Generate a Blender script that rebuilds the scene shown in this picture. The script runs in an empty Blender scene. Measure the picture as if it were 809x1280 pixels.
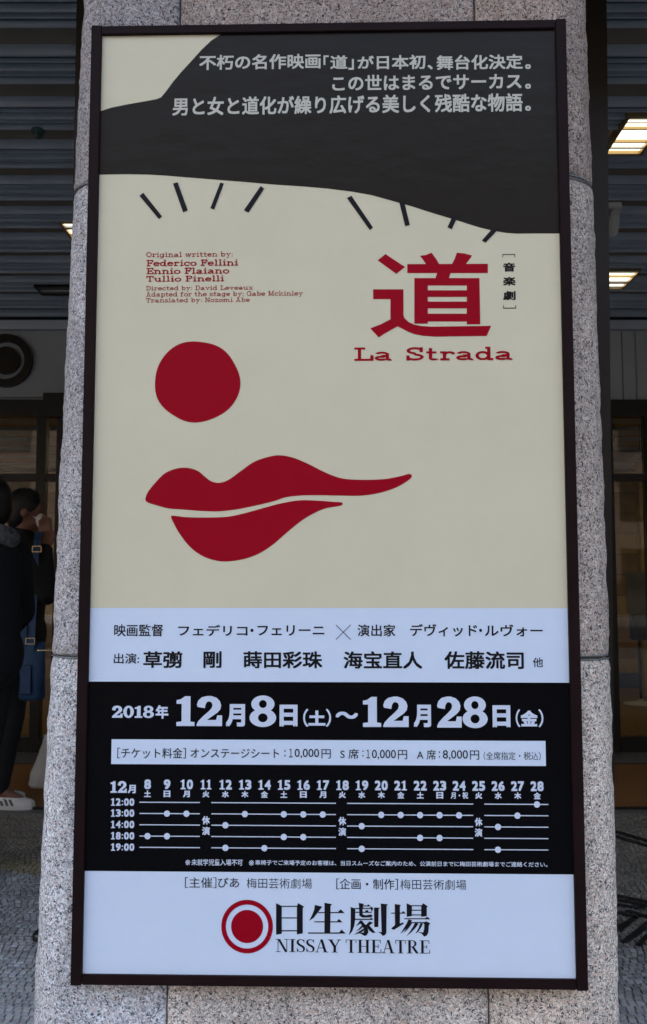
import bpy, bmesh, math, random
import numpy as np
from mathutils import Vector, Matrix, noise
from mathutils.geometry import tessellate_polygon

scene = bpy.context.scene
col = scene.collection
R = math.radians
random.seed(7)

# ------------------------------------------------------------------ camera
F_PX, CX, CY = 1137.0, 404.5, 640.0          # focal length and centre in photo pixels
CAM = Vector((0.0, 0.0, 1.15))
PITCH = R(4.73)
FWD = Vector((0, math.cos(PITCH), math.sin(PITCH)))
UPV = Vector((0, -math.sin(PITCH), math.cos(PITCH)))
cd = bpy.data.cameras.new('camera')
cam = bpy.data.objects.new('camera', cd)
col.objects.link(cam)
cam.location = CAM
cam.rotation_euler = (math.pi / 2 + PITCH, 0, 0)
cd.sensor_fit = 'VERTICAL'
cd.sensor_height = 36
cd.sensor_width = 24
cd.lens = F_PX / 1280 * 36
cd.clip_start = 0.05
cd.clip_end = 3000
cd.dof.use_dof = True
cd.dof.focus_distance = 1.75
cd.dof.aperture_fstop = 14
scene.camera = cam

# ------------------------------------------------------------------ light
SUN_EL, SUN_AZ = R(30), R(-50)               # sun behind the theatre, to the left: the whole place is in its shade
w = bpy.data.worlds.new('World')
scene.world = w
w.use_nodes = True
nt = w.node_tree
sky = nt.nodes.new('ShaderNodeTexSky')
sky.sky_type = 'NISHITA'
sky.sun_disc = False
sky.sun_elevation = SUN_EL
sky.sun_rotation = SUN_AZ
sky.dust_density = 6.0
sky.ozone_density = 0.6
hs = nt.nodes.new('ShaderNodeHueSaturation')      # thin high cloud: a paler sky than the clear one
hs.inputs['Saturation'].default_value = 0.86
nt.links.new(sky.outputs[0], hs.inputs['Color'])
nt.links.new(hs.outputs[0], nt.nodes['Background'].inputs[0])
nt.nodes['Background'].inputs[1].default_value = 0.10
sl = bpy.data.lights.new('sun', 'SUN')
sl.energy = 3.0
sl.angle = R(0.5)
sl.color = (1.0, 0.95, 0.88)
sun = bpy.data.objects.new('sun', sl)
col.objects.link(sun)
sdir = Vector((math.sin(SUN_AZ) * math.cos(SUN_EL), math.cos(SUN_AZ) * math.cos(SUN_EL), math.sin(SUN_EL)))
sun.rotation_euler = sdir.to_track_quat('Z', 'Y').to_euler()
sun.location = (0, 0, 40)
scene.view_settings.view_transform = 'Standard'
scene.view_settings.look = 'None'
scene.view_settings.gamma = 1
scene.view_settings.exposure = 3.25
scene.cycles.max_bounces = 8
scene.cycles.use_denoising = True

# ------------------------------------------------------------------ picture -> place
def ray(px, py):
    return FWD + Vector((1, 0, 0)) * ((px - CX) / F_PX) + UPV * ((CY - py) / F_PX)
def at_y(px, py, Y):
    d = ray(px, py); return CAM + d * (Y / d.y)
def at_z(px, py, Z):
    d = ray(px, py); return CAM + d * ((Z - CAM.z) / d.z)

# the sign's own frame: origin at its lower edge centre, x along it, y into the pillar
YAW = R(-1.35)
SO = Vector((0.0073, 1.697, 0.4325))
SX = Vector((math.cos(YAW), math.sin(YAW), 0))
SY = Vector((-math.sin(YAW), math.cos(YAW), 0))
SW, SH = 0.93, 1.822
def P(px, py, dy=0.0):
    d = ray(px, py)
    o = SO + SY * dy
    t = (o - CAM).dot(SY) / d.dot(SY)
    p = CAM + d * t - o
    return (p.dot(SX), p.z)

# ------------------------------------------------------------------ helpers
def tag(o, label=None, cat=None, group=None, kind=None):
    if label: o['label'] = label
    if cat: o['category'] = cat
    if group: o['group'] = group
    if kind: o['kind'] = kind
    return o
def empty(name, loc=(0, 0, 0), rz=0.0, parent=None):
    o = bpy.data.objects.new(name, None)
    col.objects.link(o)
    o.location = loc
    o.rotation_euler = (0, 0, rz)
    o.empty_display_size = 0.1
    if parent: o.parent = parent
    return o
class MB:
    def __init__(s): s.v = []; s.f = []
    def add(s, vs, fs):
        n = len(s.v); s.v += [tuple(v) for v in vs]; s.f += [tuple(i + n for i in f) for f in fs]; return s
    def box(s, x0, x1, y0, y1, z0, z1):
        vs = [(x, y, z) for z in (z0, z1) for y in (y0, y1) for x in (x0, x1)]
        return s.add(vs, [(0, 2, 3, 1), (4, 5, 7, 6), (0, 1, 5, 4), (2, 6, 7, 3), (0, 4, 6, 2), (1, 3, 7, 5)])
    def tube(s, pts, r, n=8, caps=True):
        pts = [Vector(p) for p in pts]
        rs = r if isinstance(r, (list, tuple)) else [r] * len(pts)
        vs, fs = [], []
        for i, p in enumerate(pts):
            t = (pts[min(i + 1, len(pts) - 1)] - pts[max(i - 1, 0)]).normalized()
            a = t.cross(Vector((0, 0, 1)))
            if a.length < 1e-3: a = t.cross(Vector((1, 0, 0)))
            a.normalize(); b = t.cross(a)
            for k in range(n):
                q = 2 * math.pi * k / n
                vs.append(p + (a * math.cos(q) + b * math.sin(q)) * rs[i])
        for i in range(len(pts) - 1):
            for k in range(n):
                fs.append((i * n + k, i * n + (k + 1) % n, (i + 1) * n + (k + 1) % n, (i + 1) * n + k))
        if caps:
            fs.append(tuple(range(n))[::-1]); fs.append(tuple((len(pts) - 1) * n + k for k in range(n)))
        return s.add(vs, fs)
    def lathe(s, prof, n=24, c=(0, 0, 0)):
        vs, fs = [], []
        for r, z in prof:
            for k in range(n):
                q = 2 * math.pi * k / n
                vs.append((c[0] + r * math.cos(q), c[1] + r * math.sin(q), c[2] + z))
        for i in range(len(prof) - 1):
            for k in range(n):
                fs.append((i * n + k, i * n + (k + 1) % n, (i + 1) * n + (k + 1) % n, (i + 1) * n + k))
        fs.append(tuple(range(n))[::-1]); fs.append(tuple((len(prof) - 1) * n + k for k in range(n)))
        return s.add(vs, fs)
    def build(s, name, m, parent=None, smooth=False, bevel=0.0, recalc=True):
        me = bpy.data.meshes.new(name)
        me.from_pydata(s.v, [], s.f)
        if recalc or bevel:
            bm = bmesh.new(); bm.from_mesh(me)
            bmesh.ops.recalc_face_normals(bm, faces=bm.faces)
            if bevel:
                bmesh.ops.bevel(bm, geom=[e for e in bm.edges if len(e.link_faces) == 2 and e.calc_face_angle(0) > 0.6],
                                offset=bevel, segments=2, affect='EDGES', clamp_overlap=True)
            bm.to_mesh(me); bm.free()
        if smooth:
            for p in me.polygons: p.use_smooth = True
        o = bpy.data.objects.new(name, me)
        if m: me.materials.append(m)
        col.objects.link(o)
        if parent: o.parent = parent
        return o

# ------------------------------------------------------------------ materials
def mat(name, c, rough=0.6, metal=0.0, spec=0.5, coat=0.0, var=0.0, scale=20.0, bump=0.0, bscale=200.0):
    m = bpy.data.materials.new(name); m.use_nodes = True
    n, l = m.node_tree.nodes, m.node_tree.links
    b = n['Principled BSDF']
    b.inputs['Base Color'].default_value = (*c, 1)
    b.inputs['Roughness'].default_value = rough
    b.inputs['Metallic'].default_value = metal
    b.inputs['Specular IOR Level'].default_value = spec
    b.inputs['Coat Weight'].default_value = coat
    b.inputs['Coat Roughness'].default_value = 0.12
    tc = n.new('ShaderNodeTexCoord')
    if var:
        t = n.new('ShaderNodeTexNoise'); t.inputs['Scale'].default_value = scale; t.inputs['Detail'].default_value = 6
        l.new(tc.outputs['Object'], t.inputs['Vector'])
        r = n.new('ShaderNodeValToRGB')
        r.color_ramp.elements[0].position = 0.3; r.color_ramp.elements[1].position = 0.7
        r.color_ramp.elements[0].color = (*[x * (1 - var) for x in c], 1)
        r.color_ramp.elements[1].color = (*[min(1, x * (1 + var)) for x in c], 1)
        l.new(t.outputs['Fac'], r.inputs['Fac']); l.new(r.outputs['Color'], b.inputs['Base Color'])
    if bump:
        t = n.new('ShaderNodeTexNoise'); t.inputs['Scale'].default_value = bscale; t.inputs['Detail'].default_value = 4
        l.new(tc.outputs['Object'], t.inputs['Vector'])
        bp = n.new('ShaderNodeBump'); bp.inputs['Strength'].default_value = 1; bp.inputs['Distance'].default_value = bump
        l.new(t.outputs['Fac'], bp.inputs['Height']); l.new(bp.outputs['Normal'], b.inputs['Normal'])
    return m
def emit(name, c, s):
    m = bpy.data.materials.new(name); m.use_nodes = True
    n = m.node_tree.nodes; b = n['Principled BSDF']
    b.inputs['Base Color'].default_value = (*c, 1)
    b.inputs['Emission Color'].default_value = (*c, 1)
    b.inputs['Emission Strength'].default_value = s
    return m

def granite():
    m = bpy.data.materials.new('granite'); m.use_nodes = True
    n, l = m.node_tree.nodes, m.node_tree.links
    b = n['Principled BSDF']; b.inputs['Roughness'].default_value = 0.7; b.inputs['Specular IOR Level'].default_value = 0.35
    tc = n.new('ShaderNodeTexCoord')
    ns = n.new('ShaderNodeTexNoise'); ns.inputs['Scale'].default_value = 160; ns.inputs['Detail'].default_value = 2
    l.new(tc.outputs['Object'], ns.inputs['Vector'])
    mx = n.new('ShaderNodeMix'); mx.data_type = 'VECTOR'; mx.inputs[0].default_value = 0.012
    l.new(tc.outputs['Object'], mx.inputs[4]); l.new(ns.outputs['Color'], mx.inputs[5])
    def vor(scale):
        v = n.new('ShaderNodeTexVoronoi'); v.inputs['Scale'].default_value = scale; v.feature = 'F1'
        l.new(mx.outputs[1], v.inputs['Vector'])
        s = n.new('ShaderNodeSeparateColor'); l.new(v.outputs['Color'], s.inputs[0]); return s
    def ramp(src, pts):
        r = n.new('ShaderNodeValToRGB'); r.color_ramp.interpolation = 'CONSTANT'
        e = r.color_ramp.elements
        e[0].position, e[0].color = pts[0][0], (*pts[0][1], 1)
        e[1].position, e[1].color = pts[1][0], (*pts[1][1], 1)
        for p, c in pts[2:]:
            q = e.new(p); q.color = (*c, 1)
        l.new(src, r.inputs['Fac']); return r
    a = vor(260); c2 = vor(430)
    r1 = ramp(a.outputs[0], [(0, (0.07, 0.07, 0.08)), (0.13, (0.24, 0.24, 0.25)), (0.30, (0.54, 0.42, 0.37)), (0.44, (0.47, 0.47, 0.46)), (0.74, (0.72, 0.72, 0.71))])
    r2 = ramp(c2.outputs[1], [(0, (0.04, 0.043, 0.05)), (0.14, (0.20, 0.22, 0.22)), (0.26, (0.46, 0.44, 0.43)), (0.70, (0.68, 0.67, 0.66))])
    mc = n.new('ShaderNodeMix'); mc.data_type = 'RGBA'
    gt = n.new('ShaderNodeMath'); gt.operation = 'GREATER_THAN'; gt.inputs[1].default_value = 0.5
    l.new(c2.outputs[2], gt.inputs[0]); l.new(gt.outputs[0], mc.inputs[0])
    l.new(r1.outputs[0], mc.inputs[6]); l.new(r2.outputs[0], mc.inputs[7])
    # broad weathering
    big = n.new('ShaderNodeTexNoise'); big.inputs['Scale'].default_value = 6; big.inputs['Detail'].default_value = 7; big.inputs['Roughness'].default_value = .65
    bmp = n.new('ShaderNodeMapping'); bmp.inputs['Scale'].default_value = (1.6, 1.6, .45)
    l.new(tc.outputs['Object'], bmp.inputs['Vector']); l.new(bmp.outputs[0], big.inputs['Vector'])
    mr = n.new('ShaderNodeMapRange'); mr.inputs[1].default_value = 0.3; mr.inputs[2].default_value = 0.7
    mr.inputs[3].default_value = 0.72; mr.inputs[4].default_value = 1.16
    l.new(big.outputs['Fac'], mr.inputs[0])
    mm = n.new('ShaderNodeMix'); mm.data_type = 'RGBA'; mm.blend_type = 'MULTIPLY'; mm.inputs[0].default_value = 1
    l.new(mc.outputs[2], mm.inputs[6]); l.new(mr.outputs[0], mm.inputs[7])
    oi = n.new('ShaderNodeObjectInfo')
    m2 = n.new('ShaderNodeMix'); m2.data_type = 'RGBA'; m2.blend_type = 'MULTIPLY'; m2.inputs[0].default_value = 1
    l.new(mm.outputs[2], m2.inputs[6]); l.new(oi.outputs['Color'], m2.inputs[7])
    l.new(m2.outputs[2], b.inputs['Base Color'])
    bn = n.new('ShaderNodeTexNoise'); bn.inputs['Scale'].default_value = 330; bn.inputs['Detail'].default_value = 5; bn.inputs['Roughness'].default_value = 0.7
    l.new(tc.outputs['Object'], bn.inputs['Vector'])
    bp = n.new('ShaderNodeBump'); bp.inputs['Distance'].default_value = 0.0016
    l.new(bn.outputs['Fac'], bp.inputs['Height']); l.new(bp.outputs['Normal'], b.inputs['Normal'])
    return m

def printed(name, c, rough=0.3, spec=0.3, wave=.0005):
    """ink under a clear laminate; the film is not perfectly flat"""
    m = bpy.data.materials.new(name); m.use_nodes = True
    n, l = m.node_tree.nodes, m.node_tree.links
    b = n['Principled BSDF']
    b.inputs['Base Color'].default_value = (*c, 1)
    b.inputs['Roughness'].default_value = rough
    b.inputs['Specular IOR Level'].default_value = spec
    tc = n.new('ShaderNodeTexCoord')
    t = n.new('ShaderNodeTexNoise'); t.inputs['Scale'].default_value = 14; t.inputs['Detail'].default_value = 3
    mp = n.new('ShaderNodeMapping'); mp.inputs['Scale'].default_value = (1, 1, 2.2)
    l.new(tc.outputs['Object'], mp.inputs['Vector']); l.new(mp.outputs[0], t.inputs['Vector'])
    bp = n.new('ShaderNodeBump'); bp.inputs['Distance'].default_value = wave
    l.new(t.outputs['Fac'], bp.inputs['Height']); l.new(bp.outputs['Normal'], b.inputs['Normal'])
    # faint dust and handling marks
    d = n.new('ShaderNodeTexNoise'); d.inputs['Scale'].default_value = 3.0; d.inputs['Detail'].default_value = 8; d.inputs['Roughness'].default_value = 0.7
    l.new(tc.outputs['Object'], d.inputs['Vector'])
    r = n.new('ShaderNodeValToRGB')
    r.color_ramp.elements[0].position = 0.35; r.color_ramp.elements[1].position = 0.7
    r.color_ramp.elements[0].color = (*[x * 0.965 for x in c], 1)
    r.color_ramp.elements[1].color = (*[min(1, x * 1.02 + 0.001) for x in c], 1)
    l.new(d.outputs['Fac'], r.inputs['Fac']); l.new(r.outputs['Color'], b.inputs['Base Color'])
    return m

def glass(name, tint=(0.85, 0.87, 0.85), refl=0.08):
    m = bpy.data.materials.new(name); m.use_nodes = True
    n, l = m.node_tree.nodes, m.node_tree.links
    n.remove(n['Principled BSDF'])
    tr = n.new('ShaderNodeBsdfTransparent'); tr.inputs[0].default_value = (*tint, 1)
    gl = n.new('ShaderNodeBsdfGlossy'); gl.inputs['Roughness'].default_value = 0.02
    fr = n.new('ShaderNodeFresnel'); fr.inputs['IOR'].default_value = 1.5
    mx = n.new('ShaderNodeMixShader')
    l.new(fr.outputs[0], mx.inputs[0]); l.new(tr.outputs[0], mx.inputs[1]); l.new(gl.outputs[0], mx.inputs[2])
    l.new(mx.outputs[0], n['Material Output'].inputs['Surface'])
    return m

M = {}
M['granite'] = granite()
M['mortar'] = mat('mortar', (0.17, 0.18, 0.165), 0.9, bump=0.002)
M['frame'] = mat('frame_metal', (0.014, 0.0062, 0.0062), 0.5, 0.0, spec=.10, var=0.25, scale=9, bump=0.0003, bscale=300)
M['cream'] = printed('print_cream', (0.735, 0.675, 0.475))
M['white'] = printed('print_white', (0.71, 0.81, 0.95))
M['black'] = printed('print_black', (0.003, 0.003, 0.004), 0.25, 0.09)
M['char'] = printed('print_charcoal', (0.021, 0.018, 0.014), 0.26, 0.14, .0010)
M['red'] = printed('print_crimson', (0.35, 0.002, 0.014), 0.3, 0.09)
M['ink'] = printed('ink_black', (0.008, 0.008, 0.011), 0.35, .18)
M['inkw'] = printed('ink_white', (0.68, 0.75, 0.88), 0.35)
M['inkc'] = printed('ink_cream', (0.60, 0.58, 0.49), 0.35)
M['wire'] = mat('wire_metal', (0.22, 0.24, 0.24), 0.5, 0.7)
M['bronze'] = mat('bronze', (0.014, 0.010, 0.006), 0.42, 0.4, var=0.3, scale=6)
M['darkmetal'] = mat('dark_metal', (0.010, 0.010, 0.009), 0.4, 0.4)
M['slat'] = mat('slat_bluegrey', (0.50, 0.55, 0.60), 0.42, 0.3, var=0.12, scale=3)
M['slat2'] = mat('slat_grey', (0.055, 0.072, 0.09), 0.5, 0.3, var=0.12, scale=3)
M['recess'] = mat('ceiling_board', (0.20, 0.165, 0.12), 0.75, var=0.15, scale=5)
M['wallp'] = mat('wall_panel', (0.36, 0.375, 0.38), 0.6, var=0.06, scale=2)
M['walld'] = mat('wall_joint', (0.02, 0.02, 0.02), 0.8)
M['glass'] = glass('clear_glass')
M['stone_strip'] = mat('threshold_stone', (0.16, 0.155, 0.14), 0.6, var=0.2, scale=30)
M['mat'] = mat('coir', (0.30, 0.125, 0.03), 0.95, var=0.18, scale=60, bump=0.004, bscale=400)
M['conc'] = mat('render_coat', (0.33, 0.32, 0.30), 0.85, var=0.1, scale=0.6)
M['brick'] = mat('sky_blocker_brick', (0.06, 0.045, 0.038), 0.9, var=0.2, scale=2)
M['conc2'] = mat('tile_facade', (0.36, 0.33, 0.29), 0.8, var=0.1, scale=0.6)
M['wood'] = mat('lobby_wood', (0.33, 0.185, 0.07), 0.5, var=0.2, scale=7)
M['wood2'] = mat('lobby_wood_pale', (0.44, 0.29, 0.09), 0.5, var=0.2, scale=7)
M['carpet'] = mat('lobby_carpet', (0.24, 0.15, 0.06), 0.9, var=0.2, scale=12)
M['gold'] = emit('lamp_warm', (1.0, 0.78, 0.42), 8.0)
M['lamp'] = emit('lamp_canopy', (1.0, 0.90, 0.66), 0.22)
M['lampframe'] = mat('lamp_frame', (0.45, 0.32, 0.16), 0.35, 0.7)
M['offwhite'] = mat('painted_offwhite', (0.55, 0.53, 0.48), 0.6)
M['skin'] = mat('skin', (0.22, 0.105, 0.07), 0.5, var=0.08, scale=30)
M['hair'] = mat('hair', (0.010, 0.008, 0.007), 0.45, bump=0.004, bscale=160)
M['coat'] = mat('coat_cloth', (0.010, 0.011, 0.015), 0.9, bump=0.002, bscale=350)
M['coat2'] = mat('jacket_cloth', (0.012, 0.012, 0.013), 0.9, bump=0.002, bscale=350)
M['trous'] = mat('trouser_cloth', (0.009, 0.010, 0.012), 0.9)
M['plaid'] = mat('scarf_cloth', (0.14, 0.14, 0.15), 0.95, var=0.6, scale=45)
M['bag'] = mat('bag_canvas', (0.018, 0.062, 0.15), 0.6, var=0.2, scale=18, bump=0.001, bscale=500)
M['shoew'] = mat('shoe_leather_white', (0.68, 0.67, 0.64), 0.5)
M['shoeb'] = mat('shoe_leather_black', (0.012, 0.012, 0.014), 0.3)
M['sole'] = mat('shoe_sole', (0.62, 0.60, 0.56), 0.8)
M['maskw'] = mat('face_mask', (0.72, 0.72, 0.70), 0.8)
M['plastic'] = mat('white_plastic', (0.70, 0.71, 0.66), 0.45, bump=0.01, bscale=18)
M['brass'] = mat('brass_buckle', (0.6, 0.48, 0.25), 0.3, 1.0)
M['greyboard'] = mat('grey_board', (0.20, 0.20, 0.19), 0.6)
M['blue'] = mat('blue_plinth', (0.05, 0.07, 0.12), 0.5)
M['redsign'] = mat('red_sign', (0.10, 0.02, 0.012), 0.6)
M['goldink'] = mat('gold_ink', (0.75, 0.55, 0.25), 0.5)
M['road'] = mat('asphalt', (0.05, 0.05, 0.05), 0.9, var=0.2, scale=30, bump=0.004, bscale=120)
M['green'] = mat('detector_green', (0.03, 0.07, 0.06), 0.5)

# ------------------------------------------------------------------ layout numbers
ZC = 3.02                                    # underside of the arcade ceiling
YW = at_z(780, 942, 0.0).y                   # shop-front plane
HEAD_T = at_y(780, 501, YW).z; HEAD_B = at_y(780, 520, YW).z
TRANS = at_y(780, 597, YW).z
WALL_T = at_y(20, 401, YW).z
ZC = WALL_T + 0.02

# ================================================================== GROUND
MAT_F = at_z(780, 1013, 0).y; MAT_B = at_z(780, 957, 0).y
def paving_mat(tile=0.0213):
    m = bpy.data.materials.new('mosaic'); m.use_nodes = True
    n, l = m.node_tree.nodes, m.node_tree.links
    b = n['Principled BSDF']; b.inputs['Roughness'].default_value = 0.55
    tc = n.new('ShaderNodeTexCoord')
    br = n.new('ShaderNodeTexBrick'); br.inputs['Scale'].default_value = 1
    br.inputs['Brick Width'].default_value = tile; br.inputs['Row Height'].default_value = tile
    br.inputs['Mortar Size'].default_value = 0.0016; br.offset = 0.5
    br.inputs['Color1'].default_value = (0.27, 0.27, 0.25, 1); br.inputs['Color2'].default_value = (0.20, 0.20, 0.19, 1)
    br.inputs['Mortar'].default_value = (0.035, 0.033, 0.03, 1)
    l.new(tc.outputs['Object'], br.inputs['Vector']); l.new(br.outputs['Color'], b.inputs['Base Color'])
    return m
g = MB(); g.add([(-400, -400, -0.012), (400, -400, -0.012), (400, 400, -0.012), (-400, 400, -0.012)], [(0, 1, 2, 3)])
gm = paving_mat()
tag(g.build('ground', gm, recalc=False), kind='structure')
# road in front, a kerb step lower
rd = MB().add([(-400, -14, -0.006), (400, -14, -0.006), (400, -5, -0.006), (-400, -5, -0.006)], [(0, 1, 2, 3)])
tag(rd.build('road', M['road'], recalc=False), kind='structure')
kb = MB().box(-400, 400, -5.0, -4.85, -0.05, 0.1)
tag(kb.build('kerb', M['stone_strip']), kind='structure')

def gp(px, py): p = at_z(px, py, 0.0); return (p.x, p.y)
def on_right(x, y): return Vector((x, y))
# black bands of the mosaic, as strips on the ground: (start, end, width in metres)
bands = []
def band(p0, p1, wpx):
    a, b = Vector(gp(*p0)), Vector(gp(*p1))
    d = (b - a)
    q = Vector(gp(p0[0], p0[1] + wpx)) - a
    nrm = Vector((-d.y, d.x)).normalized()
    bands.append((a, b + d * 0.6, abs(q.dot(nrm)) * 0.5))
SC = 3.652
def c6(x, y): return (740 + x / SC, 930 + y / SC)
for p0, p1, wp in (((100, 400), (252, 445), 3.2), ((100, 422), (252, 468), 3.0), ((100, 694), (252, 724), 2.6), ((105, 712), (252, 742), 2.6),
                   ((100, 735), (190, 748), 2.6), ((160, 764), (252, 792), 3.0), ((120, 770), (175, 788), 3.0)):
    band(c6(*p0), c6(*p1), wp)
diag = []
for quad in (((118, 835), (190, 792), (215, 798), (128, 862)), ((132, 908), (252, 812), (252, 850), (160, 912)), ((200, 920), (252, 868), (262, 880), (230, 926)),
             ((262, 800), (330, 770), (350, 782), (262, 850)), ((262, 880), (350, 805), (372, 815), (290, 925)), ((330, 930), (400, 860), (420, 875), (360, 935))):
    diag.append([Vector(gp(*c6(*q))) for q in quad])
def build_tiles():
    rnd = random.Random(3)
    pl_, pr_ = Vector(gp(20, 1090)), Vector(gp(790, 1182))     # beyond this line the arcade's shade is put into the tile colour
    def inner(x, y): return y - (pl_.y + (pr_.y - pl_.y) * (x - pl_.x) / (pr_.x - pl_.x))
    T = 0.0235
    V, Fc, C = [], [], []
    y = 1.2; row = 0
    yend = MAT_F - 0.09
    while y < yend:
        x = -2.75 + (0.5 * T if row % 2 else 0) + rnd.uniform(0, .5) * T
        while x < 3.0:
            wx = T * rnd.uniform(0.82, 1.12)
            wob = 0.018 * math.sin(x * 4.3 + 1.3 * math.sin(y * 3)) + 0.012 * math.sin(x * 2.1 + y * 2)
            cx, cy = x + wx / 2, y + wob
            if not (abs(cx) < 0.42 and 1.7 < cy):
                hx, hy = wx / 2 - 0.0023, T / 2 - 0.0024 - rnd.uniform(0, .0012)
                an = rnd.gauss(0, .035); ca, sa = math.cos(an), math.sin(an)
                h = rnd.uniform(0.0, 0.0022); tx, ty = rnd.gauss(0, .03), rnd.gauss(0, .03)
                n = len(V)
                for (kx, ky) in ((-1, -1), (1, -1), (1, 1), (-1, 1)):
                    ux = kx * hx + rnd.uniform(-.0008, .0008); uy = ky * hy + rnd.uniform(-.0008, .0008)
                    V.append((cx + ux * ca - uy * sa, cy + ux * sa + uy * ca, h + ux * tx + uy * ty))
                for (kx, ky) in ((-1, -1), (1, -1), (1, 1), (-1, 1)):
                    ux = kx * (hx + .0006); uy = ky * (hy + .0006)
                    V.append((cx + ux * ca - uy * sa, cy + ux * sa + uy * ca, -0.010))
                Fc += [(n, n + 1, n + 2, n + 3), (n, n + 4, n + 5, n + 1), (n + 1, n + 5, n + 6, n + 2), (n + 2, n + 6, n + 7, n + 3), (n + 3, n + 7, n + 4, n)]
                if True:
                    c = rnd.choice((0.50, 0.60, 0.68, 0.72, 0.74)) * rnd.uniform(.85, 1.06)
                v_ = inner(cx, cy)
                if v_ < 0:                       # shade painted into the tiles, fading outward from the arcade
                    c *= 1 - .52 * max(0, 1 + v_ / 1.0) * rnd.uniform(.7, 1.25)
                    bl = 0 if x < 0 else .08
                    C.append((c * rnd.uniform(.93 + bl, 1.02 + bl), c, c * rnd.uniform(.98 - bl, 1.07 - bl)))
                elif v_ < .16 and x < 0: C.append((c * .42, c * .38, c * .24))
                else: C.append((c * rnd.uniform(.38, .44), c * .37, c * rnd.uniform(.28, .33)))  # dim, warm arcade light painted as darker, browner tiles
            x += wx
        y += T; row += 1
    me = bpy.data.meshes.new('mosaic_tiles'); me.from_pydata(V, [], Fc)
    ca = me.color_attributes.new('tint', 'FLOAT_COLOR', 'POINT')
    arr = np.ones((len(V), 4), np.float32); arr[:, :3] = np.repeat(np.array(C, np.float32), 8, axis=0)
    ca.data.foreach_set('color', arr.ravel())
    m = bpy.data.materials.new('mosaic_stone'); m.use_nodes = True
    n, l = m.node_tree.nodes, m.node_tree.links; b = n['Principled BSDF']; b.inputs['Roughness'].default_value = 0.5
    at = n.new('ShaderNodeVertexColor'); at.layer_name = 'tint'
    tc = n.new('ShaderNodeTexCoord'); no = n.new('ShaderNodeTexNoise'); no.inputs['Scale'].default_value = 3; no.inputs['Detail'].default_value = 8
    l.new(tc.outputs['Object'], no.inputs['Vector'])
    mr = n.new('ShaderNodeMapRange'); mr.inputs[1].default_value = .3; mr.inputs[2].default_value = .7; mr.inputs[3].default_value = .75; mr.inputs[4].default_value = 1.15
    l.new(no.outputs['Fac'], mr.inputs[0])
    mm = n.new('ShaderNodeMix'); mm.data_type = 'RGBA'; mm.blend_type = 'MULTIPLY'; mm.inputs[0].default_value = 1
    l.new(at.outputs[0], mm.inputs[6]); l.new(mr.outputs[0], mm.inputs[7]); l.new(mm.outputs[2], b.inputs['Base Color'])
    me.materials.append(m)
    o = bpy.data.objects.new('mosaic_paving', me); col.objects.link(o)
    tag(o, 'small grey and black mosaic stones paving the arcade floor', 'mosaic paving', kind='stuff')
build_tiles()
inl = MB()
for a_, b_, hw in bands:
    d = (b_ - a_).normalized(); n_ = Vector((-d.y, d.x)) * hw
    N_ = 24; vs = []
    for k_ in range(N_ + 1):                      # laid by hand: the strip wavers a little
        c_ = a_ + (b_ - a_) * (k_ / N_); wv_ = 1 + .12 * math.sin(k_ * 2.1) + .08 * math.sin(k_ * 4.7)
        for sg in (1, -1):
            for z_ in (.0052, -.002): vs.append((c_.x + sg * n_.x * wv_, c_.y + sg * n_.y * wv_, z_))
    fs = []
    for k_ in range(N_):
        i_ = 4 * k_; fs += [(i_, i_ + 4, i_ + 6, i_ + 2), (i_, i_ + 1, i_ + 5, i_ + 4), (i_ + 2, i_ + 6, i_ + 7, i_ + 3)]
    inl.add(vs, fs)
for q_ in diag:
    n_ = len(q_); inl.add([(p_.x, p_.y, z_) for z_ in (.0052, -.002) for p_ in q_], [tuple(range(n_))] + [(k_, (k_ + 1) % n_, n_ + (k_ + 1) % n_, n_ + k_) for k_ in range(n_)])
io = inl.build('black_stone_inlay', mat('black_marble', (0.016, 0.016, 0.017), 0.45, var=.4, scale=40))
tag(io, 'black stone stripes inlaid in the mosaic floor at lower right', 'paving inlay', kind='stuff')
# stone strips before and behind the mat
st = MB().box(-6, 6, MAT_F - 0.085, MAT_F - 0.002, -0.01, 0.004)
st.box(-6, 6, MAT_B + 0.002, YW - 0.03, -0.01, 0.012)
tag(st.build('stone_threshold', M['stone_strip']), kind='structure')
mt = empty('entrance_mat', (0, (MAT_F + MAT_B) / 2, 0))
hm = (MAT_B - MAT_F) / 2
MB().box(-5.9, 5.9, -hm + .02, hm - .02, -.01, 0.014).build('mat_pile', M['mat'], mt)
MB().box(-5.92, 5.92, -hm, -hm + .018, -.01, 0.016).box(-5.92, 5.92, hm - .018, hm, -.01, 0.016).build('mat_edging', M['bronze'], mt)
tag(mt, 'long orange-brown entrance mat lying before the glass doors', 'mat')

# ================================================================== CEILING
ceil = MB().box(-9, 9, 1.28, YW - 0.005, ZC + 0.10, ZC + 0.16).build('ceiling', M['walld'])
tag(ceil, kind='structure')
PER = 0.352
y0 = at_z(50, 49, ZC).y                     # centre of one recessed board seen in the photo
protos = {}
def strip(name, m, ya, yb, za, zb):
    yb = min(yb, YW - .022)
    if yb - ya < .006: return
    key = (name, round(yb - ya, 4), round(zb - za, 4))
    if key in protos:
        o = protos[key].copy(); col.objects.link(o)
    else:
        b = MB().box(-8.9, 8.9, -(yb - ya) / 2, (yb - ya) / 2, -(zb - za) / 2, (zb - za) / 2)
        o = b.build(name, m); protos[key] = o
    o.location = (0, (ya + yb) / 2, (za + zb) / 2); o.parent = ceil
    return o
k = -10
lights = [(1.245, 1.42, at_z(782, 141, ZC).y, at_z(762, 190, ZC).y), (1.70, 1.94, at_z(797, 336, ZC).y, at_z(780, 359, ZC).y), (-1.40, -1.17, at_z(75, 275, ZC).y, at_z(85, 300, ZC).y)]
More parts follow.
